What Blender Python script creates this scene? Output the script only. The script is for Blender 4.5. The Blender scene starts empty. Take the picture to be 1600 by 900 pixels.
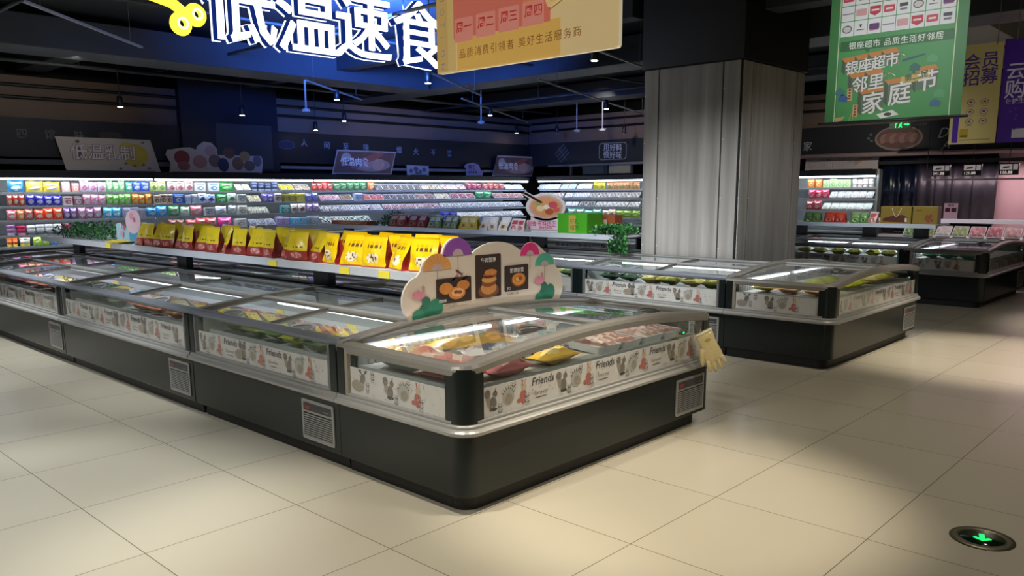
import bpy, bmesh, math, random
from mathutils import Vector, Matrix
random.seed(7)
S = bpy.context.scene
COL = S.collection
PI = math.pi

# ------------------------------------------------------------------ camera, world, exposure
cam_d = bpy.data.cameras.new('camera')
cam = bpy.data.objects.new('camera', cam_d)
COL.objects.link(cam)
cam_d.sensor_width = 36.0
cam_d.lens = 1261.9 * 36.0 / 1600.0
cam_d.shift_y = 79.6 / 1600.0
cam_d.clip_end = 100
right = Vector((0.729271, 0.684197, -0.006214))
up = Vector((-0.118805, 0.135565, 0.98362))
fwd = Vector((-0.673832, 0.716587, -0.180149))
m = Matrix((right, up, -fwd)).transposed().to_4x4()
m.translation = Vector((5.2469, -1.3861, 1.6433))
cam.matrix_world = m
S.camera = cam

w = bpy.data.worlds.new('world')
S.world = w
w.use_nodes = True
w.node_tree.nodes['Background'].inputs[0].default_value = (0.75, 0.88, 1.0, 1)
w.node_tree.nodes['Background'].inputs[1].default_value = 0.02
S.view_settings.view_transform = 'Standard'
S.view_settings.look = 'None'
S.view_settings.exposure = 0.0
S.view_settings.gamma = 1.0
S.view_settings.use_curve_mapping = False
S.cycles.transparent_max_bounces = 32
S.cycles.max_bounces = 8
S.cycles.sample_clamp_indirect = 4.0

# headless floor-wash spots over bright floor; the wide ones at the end are added fill (x, y, aim x, aim y, watts, warm, cone degrees)
FLOOR_SPOTS = [
    (-4.2, 0.5, -4.2, 0.6, 380, 0, 62),
    (-1.6, 0.0, -1.6, 0.3, 210, 0, 56),
    (0.7, -0.7, 0.7, -0.5, 480, 0, 60),
    (2.4, 0.2, 2.3, 0.5, 320, 1, 54),
    (3.5, 1.7, 3.0, 2.2, 540, 2, 46),
    (3.9, 7.4, 3.5, 7.5, 560, 2, 54),
    (4.8, 10.4, 4.6, 10.4, 480, 1, 60),
    (-7.6, 0.2, -7.4, 0.6, 300, 0, 60),
    (0.4, 4.7, 0.4, 4.6, 260, 0, 56),
    (6.4, 4.6, 6.2, 4.6, 320, 2, 50),
    (3.7, 4.9, 3.6, 4.9, 130, 2, 120),  # from here on, wide floods added to fill the dark floor
    (5.4, 2.4, 5.2, 2.6, 100, 1, 120),
    (2.6, -2.4, 2.4, -2.0, 130, 1, 120),
    (-3.0, -2.6, -3.0, -2.2, 130, 0, 120),
    (5.6, 9.2, 5.4, 9.2, 160, 1, 120),
    (-7.9, 3.4, -7.9, 3.4, 90, 0, 110),
]
# added headless spots brightening goods, lids, fronts, pillar and banners (with the height aimed at)
TOP_SPOTS = [
    (2.2, 1.0, 1.6, 2.5, 230, 1, 54, 0.8),
    (0.9, 0.9, 0.4, 2.3, 330, 1, 50, 1.0),
    (-1.5, 0.6, -1.6, 1.75, 260, 0, 54, 0.8),
    (-4.4, 0.6, -4.4, 1.75, 240, 0, 60, 0.8),
    (2.9, 4.9, 2.1, 6.9, 170, 1, 44, 0.5),
    (-0.2, 4.9, -0.5, 6.6, 220, 0, 50, 0.8),
    (-2.6, 5.3, -2.8, 6.9, 240, 0, 58, 1.0),
    (1.2, 10.4, 0.8, 12.2, 230, 0, 60, 1.0),
    (1.1, 3.3, 0.25, 7.03, 560, 0, 50, 0.6),
    (4.6, 6.6, 0.81, 7.8, 210, 0, 46, 1.0),
    (2.4, 3.7, 2.6, 6.5, 170, 0, 46, 2.9),
    (-3.0, 11.5, -7.4, 15.2, 200, 0, 50, 1.2),
    (-1.7, 4.3, -1.9, 6.8, 240, 0, 40, 1.25),
    (-5.2, 12.3, -6.6, 15.4, 120, 1, 62, 3.1),
    (-7.0, 10.2, -9.8, 10.6, 50, 1, 70, 3.1),
    (-7.0, 3.0, -9.8, 3.4, 34, 1, 70, 3.1),
    (-4.2, -2.3, -4.2, 1.27, 200, 0, 62, 0.55),
    (-1.5, -2.3, -1.5, 1.27, 200, 0, 62, 0.55),
    (0.9, -2.5, 0.9, 1.27, 200, 0, 60, 0.55),
    (2.9, -2.5, 2.2, 1.3, 130, 1, 50, 0.55),
    (6.0, 3.0, 2.44, 2.6, 170, 1, 44, 0.65),
    (0.6, 3.9, 0.4, 5.84, 150, 0, 60, 0.6),
    (0.4, 11.9, -1.0, 15.2, 170, 1, 52, 2.3),
]
WARMTH = {0: (0.93, 0.97, 1.0), 1: (1.0, 0.93, 0.80), 2: (1.0, 0.885, 0.72)}

# ------------------------------------------------------------------ materials
def lin(h):
    h = h.lstrip('#')
    c = [int(h[i:i + 2], 16) / 255 for i in (0, 2, 4)]
    return tuple(x / 12.92 if x <= 0.04045 else ((x + 0.055) / 1.055) ** 2.4 for x in c)

MATS = {}
def mat(hexcol, rough=0.5, metal=0.0, noise=0.08, scale=18.0, emit=0.0, coat=0.0, bump=0.0, spec=0.5):
    key = (hexcol, rough, metal, noise, scale, emit, coat, bump, spec)
    if key in MATS:
        return MATS[key]
    mt = bpy.data.materials.new('m_' + hexcol)
    mt.use_nodes = True
    nt = mt.node_tree
    b = nt.nodes['Principled BSDF']
    c = lin(hexcol)
    b.inputs['Roughness'].default_value = rough
    b.inputs['Metallic'].default_value = metal
    b.inputs['Specular IOR Level'].default_value = spec
    if coat:
        b.inputs['Coat Weight'].default_value = coat
        b.inputs['Coat Roughness'].default_value = 0.12
    if noise or bump:
        tc = nt.nodes.new('ShaderNodeTexCoord')
        nz = nt.nodes.new('ShaderNodeTexNoise')
        nz.inputs['Scale'].default_value = scale
        nz.inputs['Detail'].default_value = 3
        nt.links.new(tc.outputs['Object'], nz.inputs['Vector'])
        if noise:
            mx = nt.nodes.new('ShaderNodeMix')
            mx.data_type = 'RGBA'
            mx.inputs['A'].default_value = tuple(x * (1 - noise) for x in c) + (1,)
            mx.inputs['B'].default_value = tuple(min(1, x * (1 + noise)) for x in c) + (1,)
            nt.links.new(nz.outputs['Fac'], mx.inputs['Factor'])
            nt.links.new(mx.outputs['Result'], b.inputs['Base Color'])
        else:
            b.inputs['Base Color'].default_value = c + (1,)
        if bump:
            bp = nt.nodes.new('ShaderNodeBump')
            bp.inputs['Strength'].default_value = bump
            bp.inputs['Distance'].default_value = 0.01
            nt.links.new(nz.outputs['Fac'], bp.inputs['Height'])
            nt.links.new(bp.outputs['Normal'], b.inputs['Normal'])
    else:
        b.inputs['Base Color'].default_value = c + (1,)
    if emit:
        b.inputs['Emission Color'].default_value = c + (1,)
        b.inputs['Emission Strength'].default_value = emit
    MATS[key] = mt
    return mt

def glass_mat(name, tint, ior=1.45, rough=0.01, mul=1.0, haze=0.0):
    mt = bpy.data.materials.new(name)
    mt.use_nodes = True
    nt = mt.node_tree
    nt.nodes.clear()
    out = nt.nodes.new('ShaderNodeOutputMaterial')
    tr = nt.nodes.new('ShaderNodeBsdfTransparent')
    tr.inputs[0].default_value = tint + (1,)
    gl = nt.nodes.new('ShaderNodeBsdfGlossy')
    gl.inputs['Roughness'].default_value = rough
    gl.inputs[0].default_value = (1, 1, 1, 1)
    # Schlick reflectance, the same from both sides of the pane
    lw = nt.nodes.new('ShaderNodeLayerWeight')
    lw.inputs['Blend'].default_value = 0.5
    pw = nt.nodes.new('ShaderNodeMath')
    pw.operation = 'POWER'
    pw.inputs[1].default_value = 4.0
    nt.links.new(lw.outputs['Facing'], pw.inputs[0])
    r0 = ((ior - 1) / (ior + 1)) ** 2
    fr = nt.nodes.new('ShaderNodeMath')
    fr.operation = 'MULTIPLY_ADD'
    fr.inputs[1].default_value = 1 - r0
    fr.inputs[2].default_value = r0
    nt.links.new(pw.outputs[0], fr.inputs[0])
    mu = nt.nodes.new('ShaderNodeMath')
    mu.operation = 'MULTIPLY'
    mu.inputs[1].default_value = mul
    mu.use_clamp = True
    mx = nt.nodes.new('ShaderNodeMixShader')
    nt.links.new(fr.outputs[0], mu.inputs[0])
    nt.links.new(mu.outputs[0], mx.inputs[0])
    nt.links.new(tr.outputs[0], mx.inputs[1])
    nt.links.new(gl.outputs[0], mx.inputs[2])
    last = mx
    if haze:
        df = nt.nodes.new('ShaderNodeBsdfDiffuse')
        df.inputs[0].default_value = (0.7, 0.75, 0.75, 1)
        m2 = nt.nodes.new('ShaderNodeMixShader')
        nz = nt.nodes.new('ShaderNodeTexNoise')
        nz.inputs['Scale'].default_value = 3.0
        mm = nt.nodes.new('ShaderNodeMath')
        mm.operation = 'MULTIPLY'
        mm.inputs[1].default_value = haze * 2
        nt.links.new(nz.outputs['Fac'], mm.inputs[0])
        nt.links.new(mm.outputs[0], m2.inputs[0])
        nt.links.new(mx.outputs[0], m2.inputs[1])
        nt.links.new(df.outputs[0], m2.inputs[2])
        last = m2
    nt.links.new(last.outputs[0], out.inputs[0])
    return mt

def wood_mat(name, c1, c2):
    """Vertical wood grain, light and dark bands."""
    mt = bpy.data.materials.new(name)
    mt.use_nodes = True
    nt = mt.node_tree
    b = nt.nodes['Principled BSDF']
    b.inputs['Roughness'].default_value = 0.5
    tc = nt.nodes.new('ShaderNodeTexCoord')
    mp = nt.nodes.new('ShaderNodeMapping')
    mp.inputs['Scale'].default_value = (9, 9, 0.35)
    nz = nt.nodes.new('ShaderNodeTexNoise')
    nz.inputs['Scale'].default_value = 1.0
    nz.inputs['Detail'].default_value = 5
    nz.inputs['Roughness'].default_value = 0.6
    rp = nt.nodes.new('ShaderNodeValToRGB')
    rp.color_ramp.elements[0].position = 0.32
    rp.color_ramp.elements[0].color = lin(c1) + (1,)
    rp.color_ramp.elements[1].position = 0.72
    rp.color_ramp.elements[1].color = lin(c2) + (1,)
    nt.links.new(tc.outputs['Object'], mp.inputs[0])
    nt.links.new(mp.outputs[0], nz.inputs[0])
    nt.links.new(nz.outputs['Fac'], rp.inputs[0])
    nt.links.new(rp.outputs[0], b.inputs['Base Color'])
    return mt

def floor_mat():
    mt = bpy.data.materials.new('floor_tiles')
    mt.use_nodes = True
    nt = mt.node_tree
    b = nt.nodes['Principled BSDF']
    geo = nt.nodes.new('ShaderNodeNewGeometry')
    br = nt.nodes.new('ShaderNodeTexBrick')
    br.offset = 0.0
    br.inputs['Color1'].default_value = lin('b5ae9c') + (1,)
    br.inputs['Color2'].default_value = lin('b0a996') + (1,)
    br.inputs['Mortar'].default_value = lin('5d564b') + (1,)
    br.inputs['Scale'].default_value = 1.0
    br.inputs['Mortar Size'].default_value = 0.0022
    br.inputs['Mortar Smooth'].default_value = 0.1
    br.inputs['Bias'].default_value = 0.0
    br.inputs['Brick Width'].default_value = 0.8
    br.inputs['Row Height'].default_value = 0.8
    nz = nt.nodes.new('ShaderNodeTexNoise')
    nz.inputs['Scale'].default_value = 2.2
    nz.inputs['Detail'].default_value = 6
    mx = nt.nodes.new('ShaderNodeMix')
    mx.data_type = 'RGBA'
    mx.blend_type = 'MULTIPLY'
    mx.inputs['Factor'].default_value = 1.0
    rp = nt.nodes.new('ShaderNodeValToRGB')
    rp.color_ramp.elements[0].color = (0.96, 0.955, 0.95, 1)
    rp.color_ramp.elements[1].color = (1, 1, 1, 1)
    r2 = nt.nodes.new('ShaderNodeMapRange')
    r2.inputs['To Min'].default_value = 0.24
    r2.inputs['To Max'].default_value = 0.27
    nt.links.new(geo.outputs['Position'], br.inputs['Vector'])
    nt.links.new(geo.outputs['Position'], nz.inputs['Vector'])
    nt.links.new(nz.outputs['Fac'], rp.inputs[0])
    nt.links.new(br.outputs['Color'], mx.inputs['A'])
    nt.links.new(rp.outputs[0], mx.inputs['B'])
    nt.links.new(mx.outputs['Result'], b.inputs['Base Color'])
    nt.links.new(nz.outputs['Fac'], r2.inputs[0])
    nt.links.new(r2.outputs[0], b.inputs['Roughness'])
    return mt

def emit_mat(hexcol, strength):
    mt = bpy.data.materials.new('glow_' + hexcol)
    mt.use_nodes = True
    nt = mt.node_tree
    nt.nodes.clear()
    o = nt.nodes.new('ShaderNodeOutputMaterial')
    e = nt.nodes.new('ShaderNodeEmission')
    e.inputs[0].default_value = lin(hexcol) + (1,)
    e.inputs[1].default_value = strength
    nt.links.new(e.outputs[0], o.inputs[0])
    return mt

BODY = mat('141b1b', 0.25, 0.0, 0.05, 3.0, spec=0.42)
BLACK = mat('0c0d0e', 0.5, 0, 0.05)
DARKPOST = mat('121a1a', 0.25, 0, 0.05, 4.0)
ALU = mat('9d9c98', 0.34, 0.35, 0.04, 6.0)
ALUDARK = mat('7f8082', 0.34, 0.55, 0.04, 6.0)
GREYPL = mat('5f5d58', 0.4, 0.0, 0.05)
LINER = mat('aab0ac', 0.45, 0.0, 0.05)
WHITEPL = mat('d9dbd8', 0.4, 0, 0.04)
PRINT = mat('d0c8c4', 0.5, 0, 0.03)
GLASS = glass_mat('clear_glass', (0.97, 0.985, 0.98), 1.4, 0.01, 0.9)
LIDGLASS = glass_mat('lid_glass', (0.93, 0.96, 0.955), 1.5, 0.02, 1.5, 0.08)
LED = emit_mat('eef6ff', 14.0)
SHELFFILL = emit_mat('eaf2ff', 13.0)
LEDTUBE = emit_mat('f2f6ff', 13.0)
LENS = emit_mat('fff6e8', 60.0)

# ------------------------------------------------------------------ mesh builder
class MB:
    def __init__(self):
        self.v, self.f, self.mi, self.sm, self.mats = [], [], [], [], []

    def slot(self, mt):
        if mt not in self.mats:
            self.mats.append(mt)
        return self.mats.index(mt)

    def add(self, verts, faces, mt, smooth=False):
        o = len(self.v)
        self.v += [tuple(p) for p in verts]
        k = self.slot(mt)
        for f in faces:
            self.f.append(tuple(i + o for i in f))
            self.mi.append(k)
            self.sm.append(smooth)
        return self

    def box(self, x0, x1, y0, y1, z0, z1, mt, b=0.0):
        if x1 < x0: x0, x1 = x1, x0
        if y1 < y0: y0, y1 = y1, y0
        b = min(b, (x1 - x0) * .45, (y1 - y0) * .45, (z1 - z0) * .45)
        if b <= 0:
            vs = [(x, y, z) for x in (x0, x1) for y in (y0, y1) for z in (z0, z1)]
            fs = [(0, 1, 3, 2), (4, 6, 7, 5), (0, 4, 5, 1), (2, 3, 7, 6), (0, 2, 6, 4), (1, 5, 7, 3)]
            return self.add(vs, fs, mt)
        bm = bmesh.new()
        bmesh.ops.create_cube(bm, size=1.0)
        for v in bm.verts:
            v.co = Vector(((x0 + x1) / 2 + v.co.x * (x1 - x0), (y0 + y1) / 2 + v.co.y * (y1 - y0), (z0 + z1) / 2 + v.co.z * (z1 - z0)))
        bmesh.ops.bevel(bm, geom=list(bm.edges), offset=b, segments=2, profile=0.5, affect='EDGES')
        bm.verts.index_update()
        self.add([v.co for v in bm.verts], [[v.index for v in f.verts] for f in bm.faces], mt)
        bm.free()
        return self

    def prism(self, poly, z0, z1, mt, smooth=False):
        n = len(poly)
        vs = [(x, y, z0) for x, y in poly] + [(x, y, z1) for x, y in poly]
        fs = [tuple(range(n))[::-1], tuple(range(n, 2 * n))]
        self.add(vs, fs, mt)
        o = len(self.v) - 2 * n
        k = self.slot(mt)
        for i in range(n):
            j = (i + 1) % n
            self.f.append((o + i, o + j, o + n + j, o + n + i)); self.mi.append(k); self.sm.append(smooth)
        return self

    def plate(self, poly, O, U, V, t, mt, edge=None):
        """Polygon in the plane O + a U + b V, given a thickness t along U x V (backwards)."""
        O, U, V = Vector(O), Vector(U), Vector(V)
        N = U.cross(V).normalized()
        n = len(poly)
        a = [O + U * p[0] + V * p[1] for p in poly]
        if t <= 0:
            return self.add(a, [tuple(range(n))], mt)
        bk = [p - N * t for p in a]
        self.add(a + bk, [tuple(range(n)), tuple(range(n, 2 * n))[::-1]], mt)
        o = len(self.v) - 2 * n
        k = self.slot(edge or mt)
        for i in range(n):
            j = (i + 1) % n
            self.f.append((o + i, o + n + i, o + n + j, o + j)); self.mi.append(k); self.sm.append(False)
        return self

    def tube(self, pts, r, mt, n=10, caps=True):
        pts = [Vector(p) for p in pts]
        rr = r if isinstance(r, (list, tuple)) else [r] * len(pts)
        vs, fs = [], []
        prev = None
        for i, p in enumerate(pts):
            t = (pts[min(i + 1, len(pts) - 1)] - pts[max(i - 1, 0)]).normalized()
            a = prev if prev is not None else (Vector((0, 0, 1)) if abs(t.z) < 0.9 else Vector((1, 0, 0)))
            s = t.cross(a).normalized()
            q = s.cross(t).normalized()
            prev = q
            for k in range(n):
                an = 2 * PI * k / n
                vs.append(p + (s * math.cos(an) + q * math.sin(an)) * rr[i])
        for i in range(len(pts) - 1):
            for k in range(n):
                k2 = (k + 1) % n
                fs.append((i * n + k, i * n + k2, (i + 1) * n + k2, (i + 1) * n + k))
        self.add(vs, fs, mt, True)
        if caps:
            o = len(self.v) - len(vs)
            kk = self.slot(mt)
            self.f.append(tuple(o + k for k in range(n))[::-1]); self.mi.append(kk); self.sm.append(False)
            self.f.append(tuple(o + (len(pts) - 1) * n + k for k in range(n))); self.mi.append(kk); self.sm.append(False)
        return self

    def lathe(self, prof, mt, c=(0, 0, 0), n=20):
        vs, fs = [], []
        for r, z in prof:
            for k in range(n):
                a = 2 * PI * k / n
                vs.append((c[0] + r * math.cos(a), c[1] + r * math.sin(a), c[2] + z))
        for i in range(len(prof) - 1):
            for k in range(n):
                k2 = (k + 1) % n
                fs.append((i * n + k, i * n + k2, (i + 1) * n + k2, (i + 1) * n + k))
        fs.append(tuple(range(n))[::-1])
        fs.append(tuple((len(prof) - 1) * n + k for k in range(n)))
        return self.add(vs, fs, mt, True)

    def sweep(self, path, prof, mt, smooth=False, closed=False):
        """Sweep a closed (outward, up) profile along a path of xyz points; outward is to the walker's right hand."""
        path = [Vector(p) for p in path]
        n, k = len(path), len(prof)
        vs, fs = [], []
        for i, p in enumerate(path):
            def hd(a, b):
                d = b - a
                d.z = 0
                return d.normalized()
            if closed:
                d0, d1 = hd(path[i - 1], p), hd(p, path[(i + 1) % n])
            else:
                d0 = hd(path[max(i - 1, 0)], path[max(i - 1, 0) + 1])
                d1 = hd(path[min(i, n - 2)], path[min(i, n - 2) + 1])
            n0 = Vector((d0.y, -d0.x, 0)); n1 = Vector((d1.y, -d1.x, 0))
            nn = (n0 + n1)
            nn = nn.normalized() if nn.length > 1e-6 else n0
            sc = 1.0 / max(0.5, nn.dot(n0))
            for a, b in prof:
                vs.append(p + nn * (a * sc) + Vector((0, 0, b)))
        lim = n if closed else n - 1
        for i in range(lim):
            j = (i + 1) % n
            for q in range(k):
                q2 = (q + 1) % k
                fs.append((i * k + q, j * k + q, j * k + q2, i * k + q2))
        self.add(vs, fs, mt, smooth)
        if not closed:
            o = len(self.v) - len(vs)
            s = self.slot(mt)
            self.f.append(tuple(o + q for q in range(k))); self.mi.append(s); self.sm.append(False)
            self.f.append(tuple(o + (n - 1) * k + q for q in range(k))[::-1]); self.mi.append(s); self.sm.append(False)
        return self

    def text(self, s, O, U, V, size, depth, mt, align='LEFT', bold=0.0, spacing=1.0):
        O, U, V = Vector(O), Vector(U), Vector(V)
        N = U.cross(V)
        vs, fs, wd = text_geo(s, depth / size, bold, spacing)
        off = {'LEFT': 0, 'CENTER': -wd / 2, 'RIGHT': -wd}[align]
        return self.add([O + U * ((x + off) * size) + V * (y * size) + N * (z * size) for x, y, z in vs], fs, mt)

    def build(self, name, parent=None, loc=None):
        me = bpy.data.meshes.new(name)
        me.from_pydata(self.v, [], self.f)
        for mt in self.mats:
            me.materials.append(mt)
        me.polygons.foreach_set('material_index', self.mi)
        me.polygons.foreach_set('use_smooth', self.sm)
        me.update()
        return link(name, me, parent, loc)

def link(name, me, parent=None, loc=None):
    o = bpy.data.objects.new(name, me)
    COL.objects.link(o)
    if parent is not None:
        o.parent = parent
    if loc is not None:
        o.location = loc
    return o

TEXTS = {}
def text_geo(s, depth, bold, spacing):
    key = (s, round(depth, 4), bold, spacing)
    if key not in TEXTS:
        c = bpy.data.curves.new('lettering', 'FONT')
        c.body = s
        c.extrude = depth / 2
        c.offset = bold
        c.resolution_u = 2
        c.space_character = spacing
        o = bpy.data.objects.new('lettering', c)
        COL.objects.link(o)
        dg = bpy.context.evaluated_depsgraph_get()
        me = bpy.data.meshes.new_from_object(o.evaluated_get(dg))
        vs = [tuple(v.co) for v in me.vertices]
        fs = [tuple(p.vertices) for p in me.polygons]
        wd = max((v[0] for v in vs), default=0)
        TEXTS[key] = (vs, fs, wd)
        bpy.data.objects.remove(o)
        bpy.data.curves.remove(c)
        bpy.data.meshes.remove(me)
    return TEXTS[key]

def ell(cx, cy, rx, ry, n=18, a0=0.0, a1=2 * PI, rot=0.0):
    full = abs(a1 - a0 - 2 * PI) < 1e-6
    k = n if full else n + 1
    out = []
    for i in range(k):
        a = a0 + (a1 - a0) * i / n
        x, y = rx * math.cos(a), ry * math.sin(a)
        out.append((cx + x * math.cos(rot) - y * math.sin(rot), cy + x * math.sin(rot) + y * math.cos(rot)))
    return out

def rect(x0, x1, y0, y1):
    return [(x0, y0), (x1, y0), (x1, y1), (x0, y1)]

def rrect(x0, x1, y0, y1, r, n=4):
    out = []
    for cx, cy, a in ((x1 - r, y0 + r, -PI / 2), (x1 - r, y1 - r, 0), (x0 + r, y1 - r, PI / 2), (x0 + r, y0 + r, PI)):
        for i in range(n + 1):
            t = a + PI / 2 * i / n
            out.append((cx + r * math.cos(t), cy + r * math.sin(t)))
    return out

def thing(name, label, cat, loc=(0, 0, 0), rotz=0.0, group=None):
    o = bpy.data.objects.new(name, None)
    COL.objects.link(o)
    o.empty_display_size = 0.1
    o.location = loc
    o.rotation_euler = (0, 0, rotz)
    return tag(o, label, cat, group)

def tag(o, label, cat, group=None):
    o['label'] = label
    o['category'] = cat
    if group:
        o['group'] = group
    return o

def struct(o):
    o['kind'] = 'structure'
    return o

KIDS = {}
def copy_tree(o, parent=None):
    c = o.copy()
    COL.objects.link(c)
    if parent is not None:
        c.parent = parent
    for ch in KID_OF(o):
        copy_tree(ch, c)
    return c

def KID_OF(o):
    return list(o.children)

def dup(o, loc, label, rotz=0.0, group=None):
    c = copy_tree(o)
    c.location = loc
    c.rotation_euler = (0, 0, rotz)
    c['label'] = label
    if group:
        c['group'] = group
    return c

ORD = 'first second third fourth fifth sixth seventh eighth ninth tenth eleventh twelfth thirteenth fourteenth fifteenth sixteenth seventeenth eighteenth nineteenth twentieth'.split()
X, Y, Z = Vector((1, 0, 0)), Vector((0, 1, 0)), Vector((0, 0, 1))

# ------------------------------------------------------------------ lamps (bare spot beams, without heads)
def spot_light(loc, aim, watts, warm, cone, blend=0.35, size=0.05):
    d = bpy.data.lights.new('spot_beam', 'SPOT')
    d.energy = watts
    d.color = WARMTH[warm]
    d.spot_size = math.radians(cone)
    d.spot_blend = blend
    d.shadow_soft_size = size
    o = bpy.data.objects.new('spot_beam', d)
    COL.objects.link(o)
    o.location = loc
    o.rotation_euler = (Vector(aim) - Vector(loc)).to_track_quat('-Z', 'Y').to_euler()
    return o

for x, y, ax, ay, e, wm, cone in FLOOR_SPOTS:
    spot_light((x, y, 3.45), (ax, ay, 0), e, wm, cone, 0.7)
for x, y, ax, ay, e, wm, cone, az in TOP_SPOTS:
    spot_light((x, y, 3.45), (ax, ay, az), e, wm, cone, 1.0)

# ------------------------------------------------------------------ the setting
struct(MB().box(-10.7, 8.6, -5.2, 17.2, -0.1, 0.0, floor_mat()).build('floor'))
CEIL = mat('24262b', 0.8, 0, 0.15, 2.0)
WALLD = mat('1a1b1f', 0.7, 0, 0.1)
struct(MB().box(-10.7, 8.6, -5.2, 17.2, 4.0, 4.1, CEIL).build('ceiling'))
struct(MB().box(-10.8, -10.7, -5.2, 17.2, 0, 4.0, WALLD).build('wall_left'))
struct(MB().box(8.6, 8.7, -5.2, 17.2, 0, 4.0, mat('6b6761', 0.8)).build('wall_right'))
struct(MB().box(-10.7, 8.6, 17.2, 17.3, 0, 4.0, WALLD).build('wall_back'))
struct(MB().box(-10.7, 8.6, -5.3, -5.2, 0, 4.0, mat('6b6761', 0.8)).build('wall_front'))

HEAD = mat('13151b', 0.55, 0, 0.1)
BROWN = mat('6a574c', 0.6, 0, 0.12, 3.0)
CHALK = mat('8d9096', 0.7, 0, 0.1)
# bulkheads over the wall refrigerators: black board below, brown battens above
struct(MB().box(-10.7, -9.72, -5.2, 15.3, 2.24, 2.86, HEAD).build('trim_1'))
struct(MB().box(-10.7, -9.80, -5.2, 15.3, 2.86, 3.52, BROWN).build('trim_2'))
struct(MB().box(-10.7, 8.6, 15.3, 17.2, 2.30, 2.88, HEAD).build('trim_3'))
struct(MB().box(-10.7, 8.6, 15.38, 17.2, 2.88, 3.54, BROWN).build('trim_4'))
k = 5
for z in (3.18, 3.37):
    struct(MB().tube([(-9.76, -5.1, z), (-9.76, 15.3, z)], 0.028, BLACK).build('trim_%d' % k)); k += 1
    struct(MB().tube([(-9.7, 15.34, z + .03), (8.5, 15.34, z + .03)], 0.028, BLACK).build('trim_%d' % k)); k += 1
# upright at the wall with grey cladding on its lower half
struct(MB().box(-10.6, -9.66, 5.62, 7.62, 2.06, 3.99, mat('101524', 0.5)).build('trim_%d' % k)); k += 1
struct(MB().box(-9.66, -9.64, 6.28, 7.46, 2.10, 2.95, mat('33353a', 0.5), .004).build('trim_%d' % k)); k += 1
# pale bars under the black boards
PALEBAR = mat('77777c', 0.45, 0.2)
struct(MB().box(-9.72, -9.66, -4, 5.6, 2.12, 2.20, mat('3c3d42', 0.5)).build('trim_%d' % k)); k += 1
struct(MB().box(-9.72, -9.66, 7.65, 15.2, 2.12, 2.18, PALEBAR).build('trim_%d' % k)); k += 1
struct(MB().tube([(-9.0, 15.22, 2.29), (-2.1, 15.22, 2.29)], .035, PALEBAR).build('trim_%d' % k)); k += 1
struct(MB().tube([(-2.1, 15.1, 2.30), (5.6, 15.1, 2.27)], .045, mat('a08a86', .4)).build('trim_%d' % k)); k += 1
for xx in (-8.3, -7.15, -6.4):
    struct(MB().box(xx, xx + .06, 15.24, 15.3, 2.04, 2.3, mat('2b2d30', .5)).build('trim_%d' % k)); k += 1
struct(MB().box(-7.9, -7.2, 15.27, 15.3, 2.05, 2.26, mat('1d2d30', .4)).build('trim_%d' % k)); k += 1
struct(MB().box(-7.05, -6.4, 15.25, 15.3, 2.06, 2.28, mat('85806c', .5)).build('trim_%d' % k)); k += 1

# ceiling ducts and beams
DUCT = mat('43464c', 0.5, 0.2, 0.2, 1.5)
for (x0, x1, y0, y1, z0, z1, mm) in (
        (-10.0, 8.0, 9.2, 9.9, 3.55, 3.95, DUCT), (-10.0, 8.0, 13.0, 13.7, 3.6, 3.95, DUCT),
        (-7.4, -6.6, -5.0, 9.0, 3.5, 3.9, DUCT), (3.4, 4.4, 2.0, 15.0, 3.6, 3.95, mat('9a9086', .6)),
        (1.6, 2.4, 9.95, 15.0, 3.6, 3.9, mat('8a8680', .6)), (-10.0, -7.5, 3.1, 3.5, 3.62, 3.98, mat('2d2f34', .6)),
        (-10.0, -0.6, 6.95, 7.2, 3.66, 3.98, mat('26282c', .6)), (0.95, 8.0, 7.2, 7.5, 3.55, 3.98, mat('1b1c1e', .6))):
    struct(MB().box(x0, x1, y0, y1, z0, z1, mm, .01).build('trim_%d' % k)); k += 1
for (p, q, r) in (((-9.5, 1.6, 3.62), (5, 1.6, 3.62), .022), ((-9.5, 5.0, 3.7), (6, 5.0, 3.7), .022), ((-9.5, 11.4, 3.5), (6, 11.4, 3.5), .022),
                  ((-4.2, 0, 3.72), (-4.2, 15, 3.72), .02), ((-8.7, -3, 3.6), (-8.7, 15, 3.6), .03)):
    struct(MB().tube([p, q], r, mat('3a3d42', .5)).build('trim_%d' % k)); k += 1
for (x, y, z) in ((-8.7, 1.2, 3.6), (-8.7, 3.6, 3.6), (-8.7, 8.6, 3.6), (-8.7, 12, 3.6), (-4.2, 8, 3.72), (-4.2, 12.5, 3.72), (-2.5, 11.4, 3.5), (-6, 11.4, 3.5), (2.6, 11.4, 3.5)):
    struct(MB().tube([(x, y, z), (x, y, 4.0)], .008, mat('55585c', .5)).build('trim_%d' % k)); k += 1

# pillar clad in grey wood panels with black joints, black casing above
PILX0, PILX1, PILY0, PILY1 = -0.47, 0.81, 7.03, 8.62
pil = MB().box(PILX0 + .012, PILX1 - .012, PILY0 + .012, PILY1 - .012, 0, 3.05, BLACK).build('pillar')
struct(pil)
PANEL = wood_mat('pillar_grain', '84807b', 'a9a49e')
g = .008
def face_panels(cuts, horiz, at):
    for a, b in zip(cuts[:-1], cuts[1:]):
        q = MB()
        if horiz:
            q.box(a + g, b - (g if b < PILX1 else .03), at, at + .02, 0.0, 3.035, PANEL, .003)
        else:
            q.box(at - .02, at, a + (g if a > PILY0 else .03), b - g, 0.0, 3.035, PANEL, .003)
        # pin heads in the joint
        for z in (0.98, 1.55, 2.2, 2.75):
            if horiz:
                q.tube([(a + g + .012, at - .002, z), (a + g + .012, at + .004, z)], .006, WHITEPL, 8)
            else:
                q.tube([(at + .002, a + g + .012, z), (at - .004, a + g + .012, z)], .006, WHITEPL, 8)
        struct(q.build('cladding_panel', pil))
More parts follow.
